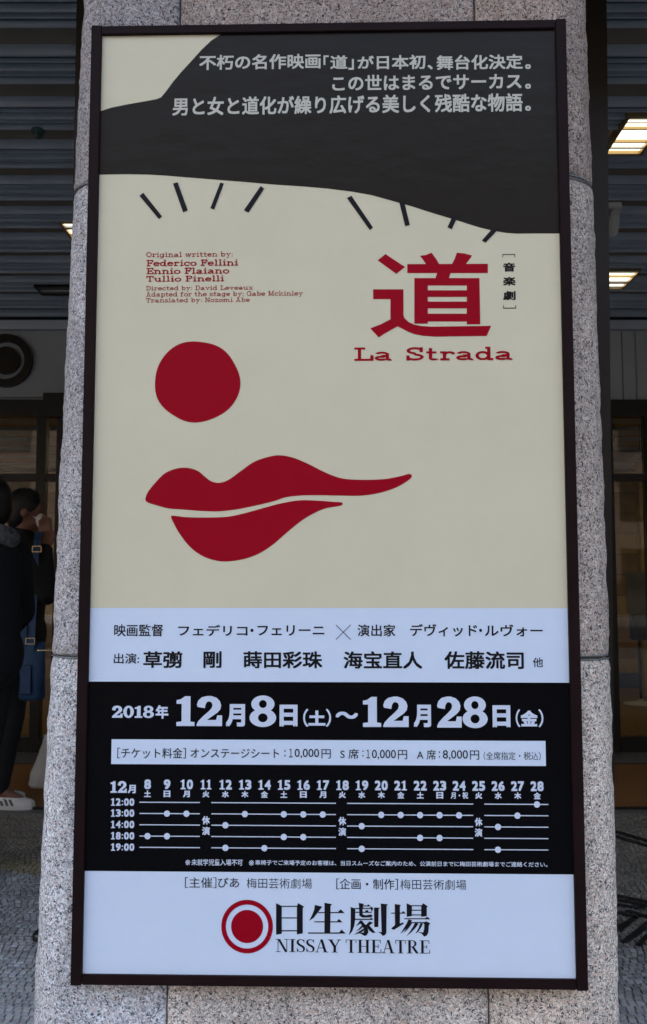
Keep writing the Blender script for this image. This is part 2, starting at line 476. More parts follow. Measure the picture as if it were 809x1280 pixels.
while True:
    c = y0 + k * PER
    if c > YW: break
    if c - 0.09 > 1.29:
        strip('ceiling_board', M['recess'], c - 0.078, c + 0.078, ZC + 0.030, ZC + 0.042)
        a = c + 0.080
        # stepped ribs between two boards, each edged by a thin lower lip
        for o_, w_, z_, m_ in ((0, .009, -.010, 'slat'), (.011, .036, .006, 'slat2'), (.049, .007, -.006, 'slat'), (.058, .040, .016, 'slat2'), (.100, .010, -.008, 'slat'),
                               (.112, .030, .010, 'slat2'), (.144, .008, -.002, 'slat'), (.154, .026, .010, 'slat2'), (.182, .010, -.010, 'slat')):
            strip('ceiling_slat', M[m_], a + o_, a + o_ + w_, ZC + z_, ZC + .045)
    k += 1
for i, (x0, x1, ya, yb) in enumerate(lights):
    ya, yb = min(ya, yb), max(ya, yb)
    L = empty('ceiling_light', ((x0 + x1) / 2, (ya + yb) / 2, ZC - 0.012))
    hx, hy = (x1 - x0) / 2, (yb - ya) / 2
    f = MB(); t = 0.014
    f.box(-hx, hx, -hy, -hy + t, -.004, .035).box(-hx, hx, hy - t, hy, -.004, .035)
    f.box(-hx, -hx + t, -hy + t, hy - t, -.004, .035).box(hx - t, hx, -hy + t, hy - t, -.004, .035)
    f.build('lamp_frame', M['lampframe'], L)
    MB().box(-hx + t, hx - t, -hy + t, hy - t, .012, .02).build('diffuser', M['lamp'], L)
    for q in (-1, 1):
        MB().box(-hx + t, hx - t, q * hy / 3 - .004, q * hy / 3 + .004, -.002, .011).build('louvre_bar', M['lampframe'], L)
    tag(L, ('larger lit ceiling light nearest the camera, right of the pillar', 'lit ceiling light farther back, right of the pillar', 'lit ceiling light half hidden behind the left edge of the pillar')[i], 'ceiling light', 'lit rectangular ceiling lights')
# unlit recessed light, left
dx0, dy0 = at_z(42, 356, ZC), at_z(78, 368, ZC)
D = empty('unlit_ceiling_light', ((dx0.x + dx0.x + .3) / 2, (dx0.y + dy0.y) / 2, ZC - .012))
f = MB(); hx, hy = .15, .09
f.box(-hx, hx, -hy, -hy + .012, 0, .03).box(-hx, hx, hy - .012, hy, 0, .03).box(-hx, -hx + .012, -hy + .012, hy - .012, 0, .03).box(hx - .012, hx, -hy + .012, hy - .012, 0, .03)
f.build('lamp_frame', M['darkmetal'], D); MB().box(-hx + .012, hx - .012, -hy + .012, hy - .012, .010, .016).build('diffuser', M['recess'], D)
tag(D, 'dark unlit rectangular ceiling light left of the pillar', 'ceiling light')
# detector, left
p = at_z(48, 161, ZC)
D = empty('smoke_detector', (p.x, p.y, ZC - .006))
MB().lathe([(.030, 0), (.030, -.008), (.022, -.016)], 20).build('detector_base', M['green'], D, smooth=False)
MB().lathe([(.018, -.016), (.017, -.030), (.010, -.036)], 20).build('detector_head', M['green'], D)
tag(D, 'small dark green detector fixed under the slatted ceiling at left', 'detector')
# spotlight, right
p = at_y(768, 262, at_z(768, 254, ZC).y)
D = empty('spotlight', (p.x, p.y, ZC - .004))
MB().box(-.05, .03, -.03, .03, -.035, 0).build('mounting_box', M['offwhite'], D, bevel=.004)
MB().tube([(0, 0, -.035), (0, 0, -.07)], .008).build('stem', M['offwhite'], D)
sp = MB().tube([(-.01, -.05, -.065), (0, .03, -.10), (.004, .07, -.118)], [.020, .032, .034], 16).build('lamp_head', M['offwhite'], D)
MB().tube([(.004, .0705, -.1182), (.0045, .074, -.120)], [.022, .022], 16).build('lens', M['greyboard'], sp)
tag(D, 'small off-white spotlight under the ceiling right of the pillar', 'spotlight')

# ================================================================== BUILDING
bld = empty('theatre_building', (0, YW, 0))
MB().box(-30, 30, 1.28 - YW, 18, ZC + 0.18, 26).build('upper_storeys', M['conc2'], bld)
MB().box(-30, -9.05, 1.28 - YW, 18, 0, ZC + .17).build('side_wall', M['conc2'], bld)
MB().box(9.05, 30, 1.28 - YW, 18, 0, ZC + .17).build('side_wall', M['conc2'], bld)
# wall above the glass doors: cove band and tall metal panels
MB().box(-9, 9, 0.05, 0.12, HEAD_T, WALL_T + .1).build('wall_backing', M['walld'], bld)
z1 = at_y(20, 413, YW).z
MB().box(-9, 9, -0.02, 0.045, z1 + .004, WALL_T).build('cove_band', M['slat'], bld)
xs = [-9, -6.4, -4.4]
x = -4.4
vx = [at_y(778, 450, YW).x, at_y(795, 450, YW).x]
edges = [-9.0, -6.5, -4.0, -1.55, 0.3, vx[0] - .3, vx[0], vx[1], vx[1] + .29, vx[1] + .58, vx[1] + .87, 4.2, 5.4, 7.2, 9.0]
zb = at_y(20, 497, YW).z
for i in range(len(edges) - 1):
    a, b = edges[i], edges[i + 1]
    MB().box(a + .003, b - .003, 0.0, .045, (zb + .003) if b <= .3 else HEAD_T + .002, z1).build('wall_panel', M['wallp'], bld, bevel=.002)
MB().box(-9, .297, 0.0, .045, HEAD_T + .002, zb - .003).build('wall_panel', M['wallp'], bld, bevel=.002)
tag(bld, 'dark theatre building with slatted arcade behind the granite pillar', 'building')
# round emblem on the wall
ec = at_y(6.8, 450.4, YW - .03)
em = empty('round_emblem', (ec.x, YW - .002, ec.z))
def annulus(r0, r1, y0_, y1_, n=64):
    mb = MB(); vs, fs = [], []
    for k in range(n):
        q = 2 * math.pi * k / n; c, s = math.cos(q), math.sin(q)
        vs += [(r0 * c, y0_, r0 * s), (r1 * c, y0_, r1 * s), (r1 * c, y1_, r1 * s), (r0 * c, y1_, r0 * s)]
    for k in range(n):
        a, b = 4 * k, 4 * ((k + 1) % n)
        for j in range(4): fs.append((a + j, b + j, b + (j + 1) % 4, a + (j + 1) % 4))
    return mb.add(vs, fs)
rr = at_y(40.5, 450.4, YW - .03).x - ec.x
annulus(rr * .71, rr, -.035, 0).build('emblem_ring', M['bronze'], em)
def disc(r, y0_, y1_, n=64):
    mb = MB(); vs = [(r * math.cos(2 * math.pi * k / n), y, r * math.sin(2 * math.pi * k / n)) for y in (y0_, y1_) for k in range(n)]
    fs = [tuple(range(n)), tuple(range(n, 2 * n))] + [(k, (k + 1) % n, n + (k + 1) % n, n + k) for k in range(n)]
    return mb.add(vs, fs)
disc(rr * .52, -.03, 0).build('emblem_disc', M['bronze'], em)
tag(em, 'bronze ring-and-disc emblem fixed high on the wall at far left', 'emblem')

# ---- glass shop-front
sf = empty('glass_entrance', (0, YW, 0))
def bar(name, x0, x1, z0, z1, d0=-.03, d1=.05): return MB().box(x0, x1, d0, d1, z0, z1).build(name, M['darkmetal'], sf, bevel=.003)
xl0, xl1 = at_y(46, 600, YW).x, at_y(58, 600, YW).x
sliver = at_y(71, 600, YW).x
rx0, rx1 = at_y(755, 600, YW).x, at_y(766, 600, YW).x
rp0, rp1 = at_y(807, 640, YW).x, at_y(807, 640, YW).x + .07
jambs = [(-8.0, -7.92), (-6.0, -5.92), (-4.2, -4.12), (xl0, xl1), (sliver, sliver + .12), (-.9, -.82), (.5, .58), (rx0, rx1), (rp0, rp1), (4.0, 4.08), (6.0, 6.08), (8.0, 8.08)]
for a, b in jambs: bar('jamb', a, b, 0.012, HEAD_B if a > .2 or a < -2.3 else HEAD_B)
for i in range(len(jambs) - 1):
    a, b = jambs[i][1] + .001, jambs[i + 1][0] - .001
    bar('transom', a, b, TRANS - .025, TRANS + .025)
    bar('bottom_rail', a, b, 0.014, .115)
    MB().box(a, b, .005, .011, .1155, TRANS - .0255).build('glass_pane', M['glass'], sf)
    MB().box(a, b, .005, .011, TRANS + .0255, HEAD_B - .001).build('glass_pane', M['glass'], sf)
bar('header', -9, 9, HEAD_B, HEAD_T, -.05, .1)
# boxed post head beside the left door
zp = at_y(70, 494, YW).z
MB().box(at_y(56, 600, YW).x, sliver + .14, -.09, -.055, HEAD_B - .02, zp).build('header_box', M['darkmetal'], sf, bevel=.003)
tag(sf, 'dark framed glass entrance doors behind the pillar', 'glass doors')

# ---- lobby behind the glass
LB = YW + 5.0
lob = empty('lobby_interior', (0, YW, 0))
MB().box(-8.9, 8.9, .14, 5.1, -.02, .008).build('lobby_floor', M['carpet'], lob)
# back wall of wooden boards
MB().box(-8.95, 8.95, 5.04, 5.08, 0, 2.7).build('wall_backing', M['walld'], lob)
zz = .01
i = 0
while zz < 2.6:
    h = .26
    MB().box(-8.9, 8.9, 5.0, 5.03, zz, zz + h - .006).build('wall_board', M['wood'] if i % 3 else M['wood2'], lob)
    zz += h; i += 1
# ceiling boards inside, warm
yy = .2; i = 0
while yy < 5.0:
    MB().box(-8.9, 8.9, yy, yy + .30, 2.62 + (.03 if i % 2 else 0), 2.66 + (.03 if i % 2 else 0)).build('ceiling_board', M['wood2'] if i % 2 else M['slat'], lob)
    yy += .305; i += 1
MB().box(-8.9, 8.9, .12, 5.1, 2.70, 2.75).build('ceiling_backing', M['walld'], lob)
MB().box(-8.95, -8.9, .1, 5.1, 0, 2.7).build('end_wall', M['wood'], lob); MB().box(8.9, 8.95, .1, 5.1, 0, 2.7).build('end_wall', M['wood'], lob)
tag(lob, 'dim wood-lined lobby seen through the entrance glass', 'lobby')
for i, (lx, ly) in enumerate([(-5.0, 2.2), (-.4, 3.0), (5.2, 2.0)]):
    L = empty('lobby_light', (lx, YW + ly, 2.60))
    MB().lathe([(.16, 0), (.16, .02)], 24).build('lamp_frame', M['lampframe'], L)
    MB().lathe([(.135, -.004), (.135, -.001)], 24).build('diffuser', M['gold'], L)
    tag(L, ('round lobby lamp behind the doors at the far left', 'round lobby lamp hidden behind the pillar', 'round lobby lamp behind the doors at the far right')[i], 'ceiling light', 'lobby ceiling lights')
# column, sign stand, plinth in the lobby at right
cxx = at_y(803, 640, YW + 3.2)
c = MB().box(cxx.x - .03, cxx.x + .06, YW + 3.2, YW + 3.3, 0.01, 2.61).build('wooden_column', M['wood2'], bevel=.004)
tag(c, 'slim pale wooden column standing in the lobby at right', 'column')
s = at_z(799, 880, 0.01)
S = empty('sign_stand', (s.x, s.y, .009))
bt, bb = at_y(799, 716, s.y).z, at_y(799, 768, s.y).z
bl = at_y(783, 740, s.y).x - s.x
board = MB().box(bl, bl + .34, -.012, .012, bb, bt).build('board', M['greyboard'], S, bevel=.003)
MB().box(bl + .04, bl + .30, -.06, .06, bb - .26, bb - .004).build('leaflet_box', M['darkmetal'], S, bevel=.01)
MB().tube([(0.02, 0, .02), (0.02, 0, bb - .26)], .014).build('pole', M['darkmetal'], S)
MB().lathe([(.17, 0), (.17, .006), (.03, .03), (.014, .05)], 24, (0.02, 0, 0)).build('foot', M['offwhite'], S)
tag(S, 'grey notice board on a slim pole with black leaflet box in the lobby', 'sign stand')
pa, pb = at_z(765, 880, .01), at_z(765, 860, .01)
c = MB().box(2.6, 4.2, pb.y + .0, pb.y + .25, .009, .16).build('low_plinth', M['blue'], bevel=.004)
tag(c, 'low dark blue plinth along the lobby floor at right', 'plinth')

# ================================================================== GRANITE PILLAR
STONE_Y = 0.034                              # stone face behind the sign's front plane
pil = empty('granite_pillar', (SO.x, SO.y, 0), YAW)
def sil(px, py):
    p = P(px, py, STONE_Y + 0.06); return p[0], p[1] + SO.z
la, lb_ = sil(102.5, 0), sil(39, 1280); lm = sil(63, 800)
ra, rb_ = sil(734, 0), sil(777.5, 1280); rm = sil(764, 800)
def lerp3(z, a, m, b):
    if z > m[1]: t = (z - m[1]) / (a[1] - m[1]); return m[0] + (a[0] - m[0]) * t
    t = (z - b[1]) / (m[1] - b[1]); return b[0] + (m[0] - b[0]) * t
def hwl(z): return -lerp3(z, la, lm, lb_)
def hwr(z): return lerp3(z, ra, rm, rb_)
jz_hi = sum(P(x, y, STONE_Y)[1] for x, y in ((108, 223), (716, 222))) / 2 + SO.z
jz_lo = sum(P(x, y, STONE_Y)[1] for x, y in ((95, 822), (727, 823))) / 2 + SO.z
ch = jz_hi - jz_lo
zj = [jz_lo - ch + .0, jz_lo, jz_hi, ZC + .01]
zj[0] = max(0.0, zj[0])
if zj[0] > 0.02: zj = [0.0] + zj
J1 = (P(229, 12, STONE_Y)[0] + P(204, 1262, STONE_Y)[0]) / 2
J2 = (P(598, 12, STONE_Y)[0] + P(606, 1262, STONE_Y)[0]) / 2
RC = 0.085; DEPTH = 0.62
def profile(side, s, z):
    """point and outward normal on the pillar's outline; s runs in metres from the flat front round the corner and back"""
    hw = hwl(z) if side < 0 else hwr(z)
    flat = hw - RC
    arc = RC * math.pi / 2
    if s <= flat: return Vector((side * s, 0)), Vector((0, -1))
    if s <= flat + arc:
        q = (s - flat) / RC
        return Vector((side * (flat + RC * math.sin(q)), RC - RC * math.cos(q))), Vector((side * math.sin(q), -math.cos(q)))
    return Vector((side * hw, RC + s - flat - arc)), Vector((side, 0))
def stone(side, s0, s1, z0, z1, seed, step=0.0115):
    G = .0027
    s0, s1, z0, z1 = s0 + G * .6, s1 - G * .6, z0 + G, z1 - G
    ns = max(6, int((s1 - s0) / step)); nz = max(6, int((z1 - z0) / step))
    e = [0.0, .0025, .007]
    ss = [s0, s0 + .0025, s0 + .007] + [s0 + .007 + (s1 - s0 - .014) * k / ns for k in range(1, ns)] + [s1 - .007, s1 - .0025, s1]
    zs = [z0, z0 + .0025, z0 + .007] + [z0 + .007 + (z1 - z0 - .014) * k / nz for k in range(1, nz)] + [z1 - .007, z1 - .0025, z1]
    ss = [ss[0]] + ss + [ss[-1]]; zs = [zs[0]] + zs + [zs[-1]]
    V, Fc = [], []
    NS, NZ = len(ss), len(zs)
    off = Vector((seed * 7.3, seed * 3.1, 0))
    for j, z in enumerate(zs):
        for i, s in enumerate(ss):
            if side == 0:
                p, nn = Vector((s, 0)), Vector((0, -1))
            else: p, nn = profile(side, s, z)
            d = min((s - s0) * 1.8, (s1 - s) * 1.8, z - z0, z1 - z)
            pos = Vector((p.x, p.y, z)) + off
            rough = 0.0030 * noise.noise(pos * 22) + 0.0016 * noise.noise(pos * 70) + .0008 * noise.noise(pos * 170)
            chip = max(0, noise.noise(pos * 45)) * .006 + .0035
            edge = -chip * max(0, 1 - d / .009) ** 1.6
            if i in (0, NS - 1) or j in (0, NZ - 1): edge = -.03; rough = 0
            q = p + nn * (rough + edge)
            V.append((q.x, q.y + STONE_Y, z))
    for j in range(NZ - 1):
        for i in range(NS - 1):
            a = j * NS + i; Fc.append((a, a + 1, a + NS + 1, a + NS))
    mb = MB(); mb.add(V, Fc)
    o = mb.build('granite_block', M['granite'], pil, smooth=True, recalc=False)
    zm = (z0 + z1) / 2
    o.color = (.82, .73, .69, 1) if zm > jz_hi else ((1.04, .97, .93, 1) if zm > jz_lo else (1.36, 1.32, 1.28, 1))  # light fading up the pillar, painted as a tint per course
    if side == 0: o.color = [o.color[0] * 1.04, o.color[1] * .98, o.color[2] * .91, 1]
    if side > 0: o.color = [o.color[0] * 1.07, o.color[1] * .97, o.color[2] * .86, 1]  # warmer light at right painted into the stone tint
    if side < 0: o.color = [o.color[0] * .97, o.color[1] * 1.02, o.color[2] * 1.09, 1]  # bluish skylight from the left painted into the stone tint
    return o
# dark mortar core
mb = MB(); zs = [0, ZC + .01]
for side in (-1, 1):
    pass
core = []
for z in (0.0, 0.8, 1.6, ZC + .005):
    ring = []
    L_ = hwl(z) - RC + RC * math.pi / 2; 
    for side in (1, -1):
        hw = hwr(z) if side > 0 else hwl(z)
        smax = hw - RC + RC * math.pi / 2 + DEPTH - RC
        pts = [profile(side, smax * k / 40, z) for k in range(41)]
        pts = [(p - nn * .012) for p, nn in pts]
        ring += pts if side > 0 else []
        if side < 0: ring = ring + [Vector((q.x, q.y)) for q in pts[::-1]]
    core.append([(q.x, q.y + STONE_Y, z) for q in ring])
n = len(core[0]); vs = [v for r in core for v in r]
fs = []
for r in range(len(core) - 1):
    for k in range(n):
        fs.append((r * n + k, r * n + (k + 1) % n, (r + 1) * n + (k + 1) % n, (r + 1) * n + k))
MB().add(vs, fs).build('mortar_core', M['mortar'], pil)
seed = 1
for c_ in range(len(zj) - 1):
    z0, z1 = zj[c_], zj[c_ + 1]
    if z1 - z0 < .03: continue
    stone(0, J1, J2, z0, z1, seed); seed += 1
    for side, J in ((-1, -J1), (1, J2)):
        hw = max((hwl if side < 0 else hwr)(z0), (hwl if side < 0 else hwr)(z1))
        s1 = hw - RC + RC * math.pi / 2 + .24
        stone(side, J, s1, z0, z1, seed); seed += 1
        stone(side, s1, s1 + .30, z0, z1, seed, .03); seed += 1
tag(pil, 'speckled grey granite pillar carrying the tall poster', 'pillar')

# dark bronze casing behind the stone, its edge showing along both sides of the pillar
yb_ = SO.y + STONE_Y + DEPTH + .1
def edge_x(px, py): p = at_y(px, py, yb_); return p.x, p.z
cs = MB()
R1, R2 = edge_x(759, 0), edge_x(768.5, 950); L1 = edge_x(96, 0); L2 = edge_x(94.5, 110)
def lin(z, a, b): return a[0] + (b[0] - a[0]) * (z - a[1]) / (b[1] - a[1])
zt = ZC + .05
vsx = []
for z in (0.0, zt):
    xl = max(lin(z, L1, L2), -9) if z > 1 else lin(1.6, L1, L2)
    xr = lin(z, R1, R2)
    vsx += [(xl, yb_, z), (xr, yb_, z), (xr, yb_ + .35, z), (xl, yb_ + .35, z)]
cs.add(vsx, [(0, 1, 2, 3), (4, 7, 6, 5), (0, 4, 5, 1), (1, 5, 6, 2), (2, 6, 7, 3), (3, 7, 4, 0)])
o = cs.build('metal_casing', M['bronze'], bevel=.004)
tag(o, 'dark bronze metal column casing just behind the granite pillar', 'column')

# wires tied round the pillar in its two joints
for wi, jz in enumerate((jz_lo, jz_hi)):
    W_ = empty('tie_wire', (SO.x, SO.y, 0), YAW)
    for strand in range(2):
        pts = []
        for side in (-1, 1):
            hw = hwl(jz) if side < 0 else hwr(jz)
            smax = hw - RC + RC * math.pi / 2 + DEPTH - RC
            run = []
            for k in range(90):
                s_ = smax * k / 89
                p_, nn = profile(side, s_, jz)
                q = p_ - nn * (.0012 if strand == 0 else .0035)
                dz = .0022 * math.sin(s_ * (9 + 4 * strand) + strand * 2) + (.002 if strand else -.001)
                if side < 0: dz += .004 * max(0, 1 - abs(s_ - hw) / .12)
                run.append((q.x, q.y + STONE_Y, jz + dz))
            pts = run[::-1] if side < 0 else pts + run[1:]
        MB().tube(pts, .0014, 6).build('wire_strand', M['wire'], W_, smooth=True)
    if wi == 0:
        hw = hwl(jz)
        MB().tube([(-hw + .004, STONE_Y + .10, jz + .004), (-hw - .008, STONE_Y + .08, jz + .008), (-hw - .020, STONE_Y + .05, jz + .010)], .0013, 6).build('wire_end', M['brass'], W_)
    tag(W_, ('thin twisted wire in the pillar joint at mid height, its end sticking out at left', 'thin wire in the upper pillar joint beside the charcoal part of the poster')[wi], 'wire')

# ================================================================== THE SIGN
sign = empty('poster_signboard', SO, YAW)
tag(sign, 'tall dark framed theatre poster with crimson lips and disc, fixed to the granite pillar', 'poster board')
FWL, FWT = 0.0200, 0.0185
hwS = SW / 2
def fbar(x0, x1, z0, z1, d0=0.0):
    return MB().box(x0, x1, d0, .0335, z0, z1).build('frame_rail', M['frame'], sign, bevel=.0012)
fbar(-hwS, -hwS + FWL, 0, SH); fbar(hwS - FWL, hwS, 0, SH)
fbar(-hwS + FWL + .0006, hwS - FWL - .0006, 0.001, FWT, .0012)
fbar(-hwS + FWL + .0006, hwS - FWL - .0006, SH - FWT, SH - .001, .0012)
# screw heads of the side rails
for sx in (-1, 1):
    for z in (.18, .72, 1.25, 1.68):
        s_ = MB(); n = 12; xx = sx * (hwS + .0004)
        vs = [(xx + sx * d, .017 + .004 * math.cos(2 * math.pi * k / n), z + .004 * math.sin(2 * math.pi * k / n)) for d in (0, .0012) for k in range(n)]
        s_.add(vs, [tuple(range(n)), tuple(range(n, 2 * n))] + [(k, (k + 1) % n, n + (k + 1) % n, n + k) for k in range(n)])
        s_.build('screw', M['darkmetal'], sign)
SHY = 0.0075                                  # the printed face lies this far behind the frame's front
sheet = MB().box(-hwS + FWL - .004, hwS - FWL + .004, SHY + .001, SHY + .004, FWT - .004, SH - FWT + .004).build('poster_panel', M['cream'], sign)
LY = [SHY, SHY - .0004, SHY - .0008]
UX0, UX1, VZ0, VZ1 = -hwS + FWL + .0002, hwS - FWL - .0002, FWT + .0002, SH - FWT - .0002
UP = lambda px, py: P(px, py, SHY)
def polys(name, m, plist, layer=1, holes=None, label=None):
    """flat print: each polygon (u, v) filled; overlapping ones step forward a hair"""
    y = LY[layer]
    V, Fc = [], []
    for i, pl in enumerate(plist):
        pts = [(max(UX0, min(UX1, u)), max(VZ0, min(VZ1, v))) for u, v in pl]
        n0 = len(V)
        V += [(u, y - (i % 30) * .00001, v) for u, v in pts]
        for t in tessellate_polygon([[Vector((u, v, 0)) for u, v in pts]]):
            a_, b_, c_ = (Vector(pts[k]) for k in t)
            cr = (b_ - a_).cross(c_ - a_)
            if abs(cr) < 1e-12: continue
            Fc.append(tuple(n0 + k for k in (t if cr > 0 else t[::-1])))
    me = bpy.data.meshes.new(name); me.from_pydata(V, [], Fc); me.materials.append(m)
    o = bpy.data.objects.new(name, me); col.objects.link(o); o.parent = sheet
    if label: o['label'] = label
    return o
def rectpx(x0, y0, x1, y1):
    a, b = UP(x0, y0), UP(x1, y1); return [(a[0], a[1]), (b[0], a[1]), (b[0], b[1]), (a[0], b[1])]
def vline(pl, pr): return (UP(*pl)[1] + UP(*pr)[1]) / 2
V1 = vline((115, 759.8), (708, 760)); V2 = vline((115, 851.8), (708, 853.5)); V3 = vline((115, 1088.8), (715, 1093))
def field(m, v0, v1, label): polys('printed_field', m, [[(UX0, v1), (UX1, v1), (UX1, v0), (UX0, v0)]], 0, label=label)
field(M['cream'], V1, VZ1, 'cream upper field of the poster')
field(M['white'], V2, V1 - .0001, 'white band with the names')
field(M['black'], V3, V2 - .0001, 'black field with dates and timetable')
field(M['white'], VZ0, V3 - .0001, 'white foot of the poster')

def smooth_poly(pts, it=6, closed=True):
    out = []; n = len(pts)
    for i in range(n):
        p0, p1, p2, p3 = pts[i - 1], pts[i], pts[(i + 1) % n], pts[(i + 2) % n]
        for k in range(it):
            t = k / it
            out.append(tuple(0.5 * ((2 * p1[j]) + (-p0[j] + p2[j]) * t + (2 * p0[j] - 5 * p1[j] + 4 * p2[j] - p3[j]) * t * t + (-p0[j] + 3 * p1[j] - 3 * p2[j] + p3[j]) * t ** 3) for j in (0, 1)))
    return out
# charcoal brim
edge = [(121, 218.5), (140, 218), (161, 217.8), (185, 218.2), (207, 219.5), (250, 223), (300, 227), (340, 230.5), (380, 233.2), (410, 235.8), (440, 239.6), (465, 244),
        (490, 251), (515, 258), (535, 264.5), (553, 270), (570, 275), (584, 279.5), (600, 284.5), (618, 288.6), (632, 291), (645, 292), (670, 291.8), (705, 291.8)]
top = [(705, 30), (276, 30), (276, 40.5), (264, 51), (252, 62.5), (238, 78), (226, 91), (216, 103), (208, 114), (201.5, 121.8), (196, 124), (180, 127), (160, 130.5), (140, 134.5), (118, 139)]
polys('printed_shape', M['char'], [[UP(*p) for p in edge + top]], 1, label='charcoal hat brim shape across the top of the poster')
# lashes
S3 = 809 / 310
c3 = lambda x, y: (100 + x / S3, 220 + y / S3); c4 = lambda x, y: (400 + x / S3, 220 + y / S3)
for f_, q in ((c3, ((195, 65), (207, 55), (268, 132), (258, 141))), (c3, ((304, 25), (319, 21), (352, 112), (337, 119))), (c3, ((458, 22), (470, 25), (438, 110), (426, 105))), (c3, ((590, 33), (601, 42), (550, 120), (535, 112))),
              (c4, ((88, 72), (103, 65), (173, 168), (163, 177))), (c4, ((258, 82), (274, 80), (293, 160), (278, 164))), (c4, ((434, 128), (449, 134), (430, 174), (416, 168))), (c4, ((566, 168), (580, 176), (540, 218), (528, 211)))):
    polys('printed_lash', M['ink'], [[UP(*f_(*p)) for p in q]], 2)
# disc and lips
cp = []
for k in range(72):
    q = 2 * math.pi * k / 72
    wob = 1 + .012 * math.sin(3 * q + 1) + .010 * math.sin(5 * q) + .006 * math.sin(7 * q + 2)
    cp.append(UP(246.5 + 53.4 * wob * math.cos(q), 477.3 + 50.6 * wob * math.sin(q)))
polys('printed_shape', M['red'], [cp], 1, label='round crimson disc')
c8 = lambda x, y: UP(160 + x / 2.1865, 560 + y / 2.1865)
ul = [(48, 140), (55, 120), (75, 95), (100, 70), (130, 57), (160, 54), (190, 62), (210, 78), (228, 91), (250, 95), (275, 87), (310, 62), (345, 38), (385, 24), (415, 20), (450, 26), (490, 42), (540, 67), (585, 83), (640, 87), (700, 85), (745, 77), (768, 71), (776, 76), (768, 87), (735, 107), (690, 122), (640, 130), (580, 130), (520, 129), (470, 130), (430, 135), (400, 145), (350, 157), (300, 167), (250, 173), (200, 172), (150, 168), (110, 165), (80, 157), (55, 149)]
ll = [(118, 188), (126, 185), (160, 189), (210, 190), (270, 188), (320, 178), (370, 164), (420, 151), (470, 143), (520, 144), (560, 147), (584, 149), (586, 155), (575, 159), (540, 165), (505, 180), (470, 202), (430, 235), (395, 265), (355, 290), (310, 305), (265, 310), (230, 305), (195, 290), (165, 265), (140, 232), (125, 205)]
polys('printed_shape', M['red'], [[c8(*p) for p in smooth_poly(ul)]], 1, label='crimson upper lip')
polys('printed_shape', M['red'], [[c8(*p) for p in smooth_poly(ll)]], 1, label='crimson lower lip')

# ---- lettering from the built-in typeface
def text_mesh(s, bold, res):
    """outline letters; bold ones are several impressions, each shifted a little and a hair in front of the last"""
    c = bpy.data.curves.new('lettering', 'FONT'); c.body = s; c.offset = min(bold, 0.0); c.resolution_u = res
    o = bpy.data.objects.new('lettering', c); col.objects.link(o)
    dg = bpy.context.evaluated_depsgraph_get()
    me = bpy.data.meshes.new_from_object(o.evaluated_get(dg))
    bpy.data.objects.remove(o); bpy.data.curves.remove(c)
    r = bold
    if r <= 0.003: return me
    n = len(me.vertices); co = np.empty(n * 3, np.float32); me.vertices.foreach_get('co', co); co = co.reshape(-1, 3)
    tris = [tuple(p.vertices) for p in me.polygons]
    sh = [(-r, -r), (r, -r), (r, r), (-r, r)] + ([(0, 0)] if r > .02 else [])
    V = np.concatenate([co + np.array([dx, dy, k * .01], np.float32) for k, (dx, dy) in enumerate(sh)])
    m2 = bpy.data.meshes.new('lettering')
    m2.from_pydata(V.tolist(), [], [tuple(i + k * n for i in t) for k in range(len(sh)) for t in tris])
    bpy.data.meshes.remove(me)
    return m2
def lettering(s, x0, y0, x1, y1, m, bold=0.0, res=3, layer=1, mirror=False, slope=0.0):
    """fit the words into the rectangle whose corners appear at those photo pixels"""
    me = text_mesh(s, bold, res)
    n = len(me.vertices); co = np.empty(n * 3, np.float32); me.vertices.foreach_get('co', co); co = co.reshape(-1, 3)
    a, b = UP(x0, y0), UP(x1, y1)
    lo, hi = co.min(0), co.max(0)
    u = a[0] + (co[:, 0] - lo[0]) / (hi[0] - lo[0]) * (b[0] - a[0])
    v = b[1] + (co[:, 1] - lo[1]) / (hi[1] - lo[1]) * (a[1] - b[1])
    out = np.stack([u, LY[layer] - co[:, 2] * .001, v], 1).astype(np.float32)
    me.vertices.foreach_set('co', out.ravel()); me.update()
    if me.polygons and sum(p.normal.y for p in me.polygons) > 0: me.flip_normals()
    me.materials.clear(); me.materials.append(m)
    o = bpy.data.objects.new('lettering', me); col.objects.link(o); o.parent = sheet
    return o
T = lettering
# the lines rise slightly to the right in the photo, so each line's box is the mean of its two ends
def L1(t, x0, x1, dy0=0, dy1=0):
    T(t, x0, 70.2 + dy0 - (x0 - 249) * .0085, x1, 87.0 + dy1 - (x0 - 249) * .0085, M['inkc'], .022, layer=2)
yt = lambda x: 0
for t_, x0_, x1_, a_, b_ in (('不朽の名作映画', 249.5, 400.8, -.4, -.4), ('「', 404.5, 411, 0, -5), ('道', 413, 434.5, 0, 0), ('」', 435.5, 442.5, 4.5, 1), ('が', 447, 467.5, .6, -.6), ('日本初', 471, 532, -.2, 0),
                              ('、', 534.5, 541, 11.8, 0.6), ('舞台化決定', 545.6, 653.7, -.2, 0), ('。', 656.5, 663.6, 11, 0)):
    T(t_, x0_, 69.6 + a_, x1_, 86.4 + b_, M['inkc'], .022 if len(t_) > 1 or t_ in '道が' else .03, layer=2)
T('この世はまるでサーカス', 415.5, 94.5, 652, 111, M['inkc'], .022, layer=2); T('。', 656.5, 105, 663.6, 111.2, M['inkc'], .03, layer=2)
T('男と女と道化が繰り広げる美しく残酷な物語', 216, 122, 653.5, 139.5, M['inkc'], .022, layer=2); T('。', 656.5, 132.5, 663.6, 138.8, M['inkc'], .03, layer=2)
T('映画監督', 143, 780.3, 204, 795.5, M['ink'], .012)
T('フェデリコ', 223, 781, 309.5, 795, M['ink'], .016); T('・', 313.2, 786, 317, 790, M['ink'], .016); T('フェリーニ', 322, 781.5, 405.5, 794.5, M['ink'], .016)
